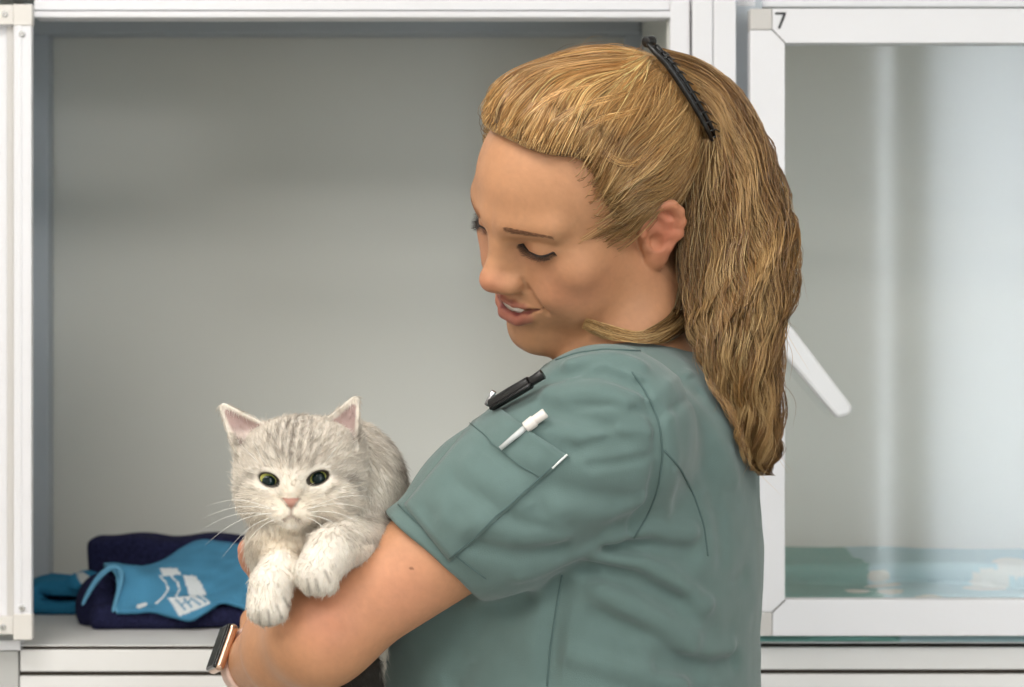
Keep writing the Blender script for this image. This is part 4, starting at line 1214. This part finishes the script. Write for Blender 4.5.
# pens in the sleeve pocket
def on(u, v, lift):
    h_ = hit(shirt_base, u, v); g_ = unit(grad(shirt_base, h_[None])[0]); return h_ + g_*lift
pen = tag(empty('pen', tuple(on(505, 402, .004))), 'black pen with a clip sticking out of the top of the sleeve pocket', 'pen', 'pens in the sleeve pocket')
a = on(496, 412, .0065); b = on(537, 391, .0095); c = on(550, 383, .0100)
m = MB(); m.tube([a, a + (b-a)*.5, b], [.0046, .0050, .0048], 14); m.build('pen_cap', M['black'], pen, bevel=.0006, smooth=True)
m = MB(); m.tube([b, c], [.0036, .0040], 14); m.build('pen_button', M['black'], pen, bevel=.0006, smooth=True)
m = MB(); off = unit(np.array([-.3, -.75, -.5]))*.0058; m.tube([a + off + (b-a)*.05, b + off, b + off*.4 + (b-a)*.06], [.0014, .0014, .0012], 8); m.build('pen_clip', M['black'], pen, smooth=True)
m = MB(); ed_ = unit(b-a); m.tube([on(491, 410, .0045), on(502, 402, .0100)], [.0024, .0022], 12); m.build('pen_tip', material('silver_metal', (205, 205, 210), .25, .9), pen, smooth=True)
pen2 = tag(empty('pen', tuple(on(522, 430, .004))), 'white and clear pen hooked over the edge of the sleeve pocket', 'pen', 'pens in the sleeve pocket')
M['white_plastic'] = material('white_plastic', (226, 220, 214), .35)
M['clear'] = material('clear_plastic', (196, 200, 200), .2)
a = on(503, 452, .0062); b = on(532, 429, .0072); c = on(549, 417, .0075)
m = MB(); m.tube([a, b], [.0017, .0026], 10); m.build('pen_clip', M['clear'], pen2, smooth=True)
m = MB(); m.tube([b + (a-b)*.12, b + (c-b)*.35], [.0042, .0046], 14); m.build('pen_barrel', M['white_plastic'], pen2, bevel=.0006, smooth=True)
m = MB(); m.tube([b + (c-b)*.30, c], [.0036, .0038], 14); m.build('pen_button', M['white_plastic'], pen2, bevel=.0008, smooth=True)
# ------------------------------------------------------------------ the cat
CY = -.14; CK = (CY - CAMY)/F
def CQ(u, v, d=0): return P(u, v, CY - d*CK)              # photo point u,v at d pixels in front of the cat's middle plane
def CEL(p, u, v, d, ru, rv, rd, R=None): return ell(p, CQ(u, v, d), (ru*CK, rd*CK, rv*CK), R)
def CCH(p, pts, rs, k=6): return chain(p, [CQ(*x) for x in pts], [r*CK for r in rs], k*CK)
def rotz2(a):                                 # rotation in the picture plane (x,z)
    c, s = math.cos(a), math.sin(a)
    return np.array([[c, 0, -s], [0, 1, 0], [s, 0, c]])
def paw(p, top, bot, r, spread_dir):
    """leg end with four toes; top, bot are (u,v,d)"""
    d = CCH(p, [top, bot], [r*.92, r], 6)
    for k, o in enumerate((-.66, -.23, .23, .66)):
        e = (bot[0] + spread_dir[0]*o*r, bot[1] + spread_dir[1]*o*r + r*.42 - abs(o)*r*.35, bot[2] + r*.35 - abs(o)*r*.25)
        d = smin(d, CEL(p, *e, r*.36, r*.62, r*.64), 1.6*CK)
    return d
EYES = [(268, 480, 40), (318, 478, 37)]
def tri_ear(p, a, b, tip, d0, lean, th):
    """curved triangular ear between base points a, b and tip (photo coordinates)"""
    A3, B3, T3 = CQ(*a, d0), CQ(*b, d0), CQ(*tip, d0 + lean)
    m = (A3 + B3)/2
    ex = unit(B3 - A3); ez = unit((T3 - m) - ex*np.dot(T3 - m, ex)); ey = np.cross(ex, ez)
    q = (p - m.astype(np.float32)) @ np.stack([ex, ez, ey], 1).astype(np.float32)
    hw = np.linalg.norm(B3 - A3)/2; tx = float(np.dot(T3 - m, ex)); H = float(np.dot(T3 - m, ez))
    V2 = np.array([(-hw, -H*.25), (hw, -H*.25), (tx, H)])
    # rounded triangle distance in 2D
    d2 = None; s = np.full(len(p), 1e9, np.float32); inside = np.ones(len(p), bool)
    for i in range(3):
        e0 = V2[i]; e1 = V2[(i+1) % 3]; ed = e1 - e0
        w0 = q[:, :2] - e0.astype(np.float32); t = np.clip((w0 @ ed)/(ed @ ed), 0, 1)
        dd = np.sqrt(((w0 - t[:, None]*ed.astype(np.float32))**2).sum(1)); s = np.minimum(s, dd)
        inside &= (ed[0]*w0[:, 1] - ed[1]*w0[:, 0]) > 0
    d2 = np.where(inside, -s, s) - 5.0*CK
    bow = (q[:, 0] - tx*np.clip(q[:, 1]/H, 0, 1))**2/(hw*1.5)
    sgn = -1.0 if ey[1] > 0 else 1.0          # front of the ear faces the camera
    dz = q[:, 2]*sgn - bow*1.0
    return smax(d2, np.abs(dz + 2*CK) - th*CK, 2.5*CK)
def cat_head(p):
    d = CEL(p, 301, 466, 0, 66, 51, 50)
    d = smin(d, CEL(p, 266, 494, 8, 31, 30, 36), 14*CK); d = smin(d, CEL(p, 335, 494, 4, 33, 32, 38), 14*CK)
    d = smin(d, CEL(p, 291, 500, 26, 34, 32, 26), 12*CK)
    d = smin(d, CEL(p, 281.5, 513, 45, 15.5, 11.5, 13), 6*CK); d = smin(d, CEL(p, 301.5, 512.5, 44, 15.5, 11.5, 13), 6*CK)
    d = smin(d, CEL(p, 291.5, 523, 40, 12, 8.5, 11), 5*CK)
    d = smin(d, CCH(p, [(292, 466, 39), (291, 492, 49)], [10, 8.5]), 9*CK)
    d = smin(d, CCH(p, [(254, 468, 36), (279, 471, 41)], [7, 6]), 8*CK); d = smin(d, CCH(p, [(304, 470, 40), (332, 465, 33)], [6, 7]), 8*CK)
    nose = CEL(p, 291, 502.5, 54, 7.0, 4.2, 5)
    d = smin(d, nose, 2.5*CK)
    for (u, v, e), tl in zip(EYES, (-.36, .40)):
        d = smax(d, -CEL(p, u, v, e + 9, 11.6, 6.6, 14, rotz2(tl)), 3*CK)
    d = smax(d, -CCH(p, [(291, 508, 60), (291, 515, 58)], [.7, .7], 1), 1.6*CK)
    d = smax(d, -CCH(p, [(291, 515.5, 58), (284, 520, 55), (277, 518.5, 53)], [.7, .8, .5], 1), 1.8*CK)
    d = smax(d, -CCH(p, [(291, 515.5, 58), (298.5, 519.5, 55), (306, 518, 52)], [.7, .8, .5], 1), 1.8*CK)
    e1 = tri_ear(p, (238, 441), (273, 427), (224, 408), 2, -4, 3.2)
    e2 = tri_ear(p, (318, 427), (357, 440), (355, 401), -2, -4, 3.2)
    d = smin(d, e1, 7*CK); d = smin(d, e2, 7*CK)
    return d
LEGA = [(372, 540, -14), (350, 541, 16), (331, 551, 46), (317, 573, 60)]
LEGB = [(292, 556, -6), (281, 566, 34), (271, 586, 56), (268, 605, 60)]
def cat_sdf(p):
    d = cat_head(p)
    b = CEL(p, 350, 500, -62, 60, 82, 66)
    b = smin(b, CEL(p, 306, 545, -34, 48, 60, 46), 25*CK)
    b = smin(b, CCH(p, [(350, 540, -70), (352, 610, -78), (352, 660, -78)], [56, 42, 34]), 20*CK)
    b = smin(b, CCH(p, [(305, 500, -18), (284, 548, -14)], [46, 38]), 18*CK)
    b = smin(b, CEL(p, 282, 543, 14, 31, 22, 22), 12*CK)
    d = smin(d, b, 14*CK)
    la = CCH(p, LEGA, [26, 24, 22, 20], 10); la = smin(la, paw(p, LEGA[2], LEGA[3], 21.5, (.93, .28)), 6*CK)
    lb = CCH(p, LEGB, [20, 19, 19, 18], 10); lb = smin(lb, paw(p, LEGB[2], LEGB[3], 19.5, (1, .05)), 6*CK)
    d = smin(d, la, 7*CK); d = smin(d, lb, 7*CK)
    # hind leg and foot showing under the arm
    d = smin(d, CCH(p, [(352, 655, -70), (362, 690, -62), (358, 720, -58)], [24, 20, 17], 8), 10*CK)
    d = smin(d, CCH(p, [(350, 645, -48), (366, 668, -40)], [16, 14], 8), 8*CK)
    return d
EYE_OUT = []
def cat_colour(V):
    s = F/(V[:,1] - CAMY); u = 512 + V[:,0]*s; v = 343.5 - (V[:,2]-CAMZ)*s; dd = (CY - V[:,1])/CK
    w_ = lin(229, 221, 209); c = np.tile(w_, (len(V), 1))
    def mixc(m, col):
        nonlocal c
        m = np.clip(m, 0, 1)[:, None]; c = c*(1-m) + np.asarray(col)[None]*m
    G = lambda cu, cv, ru, rv: np.exp(-(((u-cu)/ru)**2 + ((v-cv)/rv)**2))
    head = (ell(V, CQ(301, 466, 0), (72*CK, 62*CK, 56*CK)) < .012) | (v < 470) & (u < 362)
    head = head & (v < 535)
    n1 = vnoise(V, 300, 51); n2 = vnoise(V, 700, 52); n3 = vnoise(V, 130, 53)
    gry = lin(146, 134, 122); drk = lin(80, 70, 62); bei = lin(214, 196, 168)
    mixc(head*.46*np.clip((484 - v)/24, 0, 1)*(.7 + .5*n1), lin(172, 158, 142))
    mixc(head*.40*G(291, 500, 46, 26), bei)
    def line(pts, wd, st):
        d = np.full(len(V), 1e9)
        for (x0, y0), (x1, y1) in zip(pts[:-1], pts[1:]):
            t = np.clip(((u-x0)*(x1-x0)+(v-y0)*(y1-y0))/((x1-x0)**2+(y1-y0)**2), 0, 1)
            d = np.minimum(d, np.hypot(u-x0-t*(x1-x0), v-y0-t*(y1-y0)))
        mixc(head*(dd > -30)*st*np.exp(-(d/wd)**2)*(.72 + .45*n1 + .25*n2), drk)
    line([(297, 418), (292, 440), (290, 466)], 3.2, .85); line([(304, 416), (301, 440), (299, 462)], 2.6, .7); line([(288, 420), (284, 442), (283, 458)], 2.6, .7)
    line([(311, 420), (312, 440), (307, 458)], 2.4, .65); line([(279, 424), (275, 444), (278, 460)], 2.4, .65)
    line([(320, 425), (318, 452), (311, 466)], 2.2, .5); line([(270, 432), (267, 455), (272, 466)], 2.2, .5)
    line([(330, 432), (329, 450)], 2.0, .35); line([(260, 440), (258, 455)], 2.0, .35)
    line([(334, 473), (348, 478), (362, 492)], 4.0, .55); line([(338, 497), (352, 508), (362, 520)], 3.0, .28); line([(352, 476), (356, 479)], 4.0, .6)
    line([(252, 477), (242, 482), (236, 492)], 3.5, .45); line([(250, 496), (242, 502)], 3.0, .25)
    line([(277, 486), (281, 494)], 1.8, .4); line([(306, 486), (302, 494)], 1.8, .4)
    line([(250, 488), (262, 495), (272, 498)], 1.6, .35); line([(334, 488), (322, 495), (312, 497)], 1.6, .35); line([(276, 505), (266, 508)], 1.2, .45); line([(276, 511), (266, 514)], 1.2, .30); line([(306, 504), (318, 506)], 1.2, .35); line([(307, 510), (320, 513)], 1.2, .30)
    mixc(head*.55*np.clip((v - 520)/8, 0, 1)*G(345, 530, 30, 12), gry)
    # ears: grey-pink insides, pale rim
    for fn, ctr in ((lambda p: tri_ear(p, (240, 440), (270, 427), (227, 412), 6, -4, 4), (240, 425)), (lambda p: tri_ear(p, (322, 428), (354, 438), (353, 407), 2, -4, 4), (343, 422))):
        e = fn(V); inner = np.clip(.5 - (e/CK + 1.9)/1.4, 0, 1)
        mixc(.9*inner*(v < 445), lin(150, 124, 120))
        mixc(.5*inner*(v < 445)*np.exp(-((v - 436)/6)**2), lin(226, 216, 206))
    mixc(.6*G(356, 437, 6, 10)*head, drk); mixc(.5*G(241, 443, 6, 5)*head, drk)
    # rims of the eyes
    for (eu, ev, e0), tl in zip(EYES, (-.36, .40)):
        r = CEL(V, eu, ev, e0 + 9, 11.6, 6.6, 14, rotz2(tl))/CK
        mixc(.9*np.clip(1.05 - np.abs(r)/1.2, 0, 1)*(dd > 20), lin(44, 36, 32)); mixc(.35*np.clip(1 - np.abs(r - 4)/3, 0, 1)*(dd > 20), lin(236, 230, 220))
    tri_ = np.clip((9.2*(1 - (v - 498.5)/11.5) - np.abs(u - 291))/1.2, 0, 1)*(v > 497.5)*(v < 510)*(dd > 30)
    mixc(.9*tri_, lin(168, 118, 104))
    mixc(.6*np.clip(1 - np.abs(9.6*(1 - (v - 498.5)/12.0) - np.abs(u - 291))/1.5, 0, 1)*(v > 498)*(v < 511)*(dd > 30), lin(104, 74, 66))
    m1 = np.minimum(CCH(V, [(291, 508, 58), (291, 515, 56)], [.7, .7], 1), np.minimum(CCH(V, [(291, 515.5, 56), (284, 520, 53), (277, 518.5, 51)], [.7, .8, .5], 1), CCH(V, [(291, 515.5, 56), (298.5, 519.5, 53), (306, 518, 50)], [.7, .8, .5], 1)))/CK
    mixc(.6*np.clip(1 - m1/2.2, 0, 1)*head, lin(110, 80, 70))
    # back: silver ticking, darker toward the spine, around the head and lower down
    bk = (~head) & (u > 340) & (v < 545)
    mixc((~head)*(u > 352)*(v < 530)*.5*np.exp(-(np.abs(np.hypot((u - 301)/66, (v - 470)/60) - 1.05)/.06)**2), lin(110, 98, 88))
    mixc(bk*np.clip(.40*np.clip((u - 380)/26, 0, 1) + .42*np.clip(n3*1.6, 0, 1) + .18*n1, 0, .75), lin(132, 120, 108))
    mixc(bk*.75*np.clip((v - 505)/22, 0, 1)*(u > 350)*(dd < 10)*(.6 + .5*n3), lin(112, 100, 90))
    # chest, beige shading of the coat
    mixc(.6*G(280, 543, 34, 16)*(~head)*(dd < 48), bei)
    for yy_ in (541, 551): mixc(.35*np.exp(-((v - yy_ - .012*(u - 280)**2*.2)/2.2)**2)*(np.abs(u - 280) < 34)*(~head)*(dd < 45), lin(168, 146, 120))
    # hind leg: black and white patches
    hl_ = (v > 630) & (dd < 0)
    mixc(hl_*np.clip(2.6*np.clip(vnoise(V, 62, 57) + .42, 0, 1), 0, .95), lin(34, 30, 28))
    c *= (1 + .06*n1 + .05*n2)[:, None]
    # shade in the gaps between the toes, painted as dark lines
    def gap(pts, wd, st):
        d = np.full(len(V), 1e9)
        for (x0, y0), (x1, y1) in zip(pts[:-1], pts[1:]):
            t = np.clip(((u-x0)*(x1-x0)+(v-y0)*(y1-y0))/((x1-x0)**2+(y1-y0)**2), 0, 1)
            d = np.minimum(d, np.hypot(u-x0-t*(x1-x0), v-y0-t*(y1-y0)))
        mixc((dd > 45)*st*np.exp(-(d/wd)**2), lin(72, 60, 52))
    for pts in ([(307, 579), (309, 590)], [(316, 579), (319, 591)], [(325, 571), (330, 582)], [(259, 612), (260, 624)], [(268, 611), (270, 625)], [(277, 606), (282, 618)], [(284, 598), (289, 607)]): gap(pts, 1.6, .5)
    return np.clip(c, 0.002, .95)
cat = tag(empty('cat', tuple(CQ(320, 690, -60))), 'pale silver tabby cat with greenish eyes held in the arms of the woman', 'cat')
M['coat'] = material('cat_coat', (230,225,218), .75, attr='Col', spec=.15, sss=.08)
M['fur'] = material('cat_fur', (230,225,218), .6, attr='Col', spec=.2)
VC, QC, NCt = march(cat_sdf, (-.235,-.24,1.04), (-.05,.0,1.33), .0013)
ccol = cat_colour(VC)
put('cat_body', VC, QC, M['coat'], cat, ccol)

# eyes
def eye_material():
    m = bpy.data.materials.new('cat_eye'); m.use_nodes = True; nt = m.node_tree; b = nt.nodes['Principled BSDF']
    b.inputs['Roughness'].default_value = .04; b.inputs['Specular IOR Level'].default_value = .35
    a = nt.nodes.new('ShaderNodeVertexColor'); a.layer_name = 'Col'; nt.links.new(a.outputs['Color'], b.inputs['Base Color'])
    return m
M['eye'] = eye_material()
for (u, v, e) in EYES:
    c0 = CQ(u, v, e - 10.5); f_ = lambda p: ln(p - c0.astype(np.float32)) - 13.0*CK
    V, Q, N = march(f_, tuple(c0 - 15*CK), tuple(c0 + 15*CK), .0007)
    look = unit(np.array([.16, -1, -.10]) if u < 300 else np.array([.14, -1, .02])); r = np.degrees(np.arccos(np.clip(N @ look.astype(np.float32), -1, 1)))
    ec = np.tile(lin(60, 48, 36), (len(V), 1)); ec[r < 52] = lin(150, 148, 76); ec[r < 48] = lin(196, 190, 104); ec[r < 36] = lin(150, 158, 84); ec[r < 30] = lin(16, 34, 34)
    put('eye', V, Q, M['eye'], cat, ec)

# fur
rng = np.random.default_rng(23)
def cat_fur(n, lo, hi, wid, sel):
    fu, fv = (lambda s: (512 + VC[:,0]*s, 343.5 - (VC[:,2]-CAMZ)*s))(F/(VC[:,1]-CAMY)); fd = (CY - VC[:,1])/CK
    w_ = np.ones(len(VC)); w_[NCt[:,1] > .55] = .15
    for (eu, ev, e0) in EYES: w_[np.hypot((fu-eu)/13, (fv-ev)/10) < 1] = 0
    w_[np.hypot((fu-291)/9, (fv-503)/6) < 1] = 0
    for fn in ((lambda p: tri_ear(p, (240, 440), (270, 427), (227, 412), 6, -4, 4)), (lambda p: tri_ear(p, (322, 428), (354, 438), (353, 407), 2, -4, 4))): w_[(fn(VC)/CK < -1.2) & (fv < 441)] *= .10
    w_ *= sel(fu, fv, fd)
    i = rng.choice(len(VC), n, p=w_/w_.sum())
    p0 = VC[i] + rng.normal(0, .0004, (n, 3)); nm = NCt[i].astype(float); u0, v0, d0 = fu[i], fv[i], fd[i]
    # lie of the coat: away from the nose on the head, down and back elsewhere
    hd = ((u0 < 366) & (v0 < 530) & (np.hypot((u0-301)/70, (v0-466)/64) < 1.05))
    fx = np.where(hd, (u0 - 291)/50, np.where(u0 > 350, .35, 0)); fz = np.where(hd, -(v0 - 500)/50, -.9); fy = np.where(hd, .5, .15)
    fl = np.stack([fx, fy, fz], 1); fl -= nm*(fl*nm).sum(1)[:, None]; fl /= np.maximum(np.linalg.norm(fl, axis=1), .25)[:, None]
    L = rng.uniform(lo, hi, n)*np.where((d0 > 30) & (v0 > 535), .55, 1)*np.where(hd & (np.hypot(u0-291, v0-500) < 30), .45, 1)*np.where(v0 < 440, .7, 1)
    j = rng.normal(0, .22, (n, 3))
    d1 = nm*.40 + fl*.85 + j; d2 = nm*.10 + fl*1.1 + j*1.3
    t = np.linspace(0, 1, 4)[None, :, None]
    pth = p0[:, None] - nm[:, None]*.0004 + (d1[:, None]*t*(1-t) + d2[:, None]*t*t)*L[:, None, None]
    col = ccol[i]*rng.uniform(.86, 1.14, (n, 1))
    return strands(pth, wid*rng.uniform(.7, 1.2, n), 3, True, np.clip(col, 0, .95))
v1, q1, c1 = cat_fur(46000, .0045, .0080, .00016, lambda u, v, d: np.where((np.abs(u-270) < 30) & (v > 560) | (v > 545) & (u < 350), .8, 1.0))
fur = put('fur', v1, q1, M['fur'], cat, c1)
# whiskers and ear hair
wp = []
for sx, b0, ends in ((-1, [(276, 510, 56), (273, 513, 55), (275, 516, 54), (272, 509, 54), (278, 518, 53), (270, 514, 52)], [(200, 520, 62), (205, 545, 66), (222, 558, 62), (204, 507, 54), (236, 560, 58), (198, 532, 60)]),
                   (1, [(307, 509, 55), (310, 512, 54), (308, 515, 53), (311, 508, 53), (305, 517, 52)], [(380, 515, 70), (372, 532, 72), (356, 545, 76), (384, 500, 60), (340, 552, 78)])):
    for a, b in zip(b0, ends):
        a3, b3 = CQ(*a), CQ(*b); t = np.linspace(0, 1, 14)[:, None]
        wp.append(a3*(1-t) + b3*t + np.array([0, -.004, .006])*np.sin(t*np.pi))
for a, b in (((262, 466, 46), (236, 440, 60)), ((266, 466, 46), (250, 436, 62)), ((324, 464, 44), (345, 436, 60))):
    a3, b3 = CQ(*a), CQ(*b); t = np.linspace(0, 1, 14)[:, None]; wp.append(a3*(1-t) + b3*t)
v1, q1, _ = strands(np.array(wp), .00017, 4, True)
put('whiskers', v1, q1, material('whisker_white', (240, 238, 232), .4), cat)
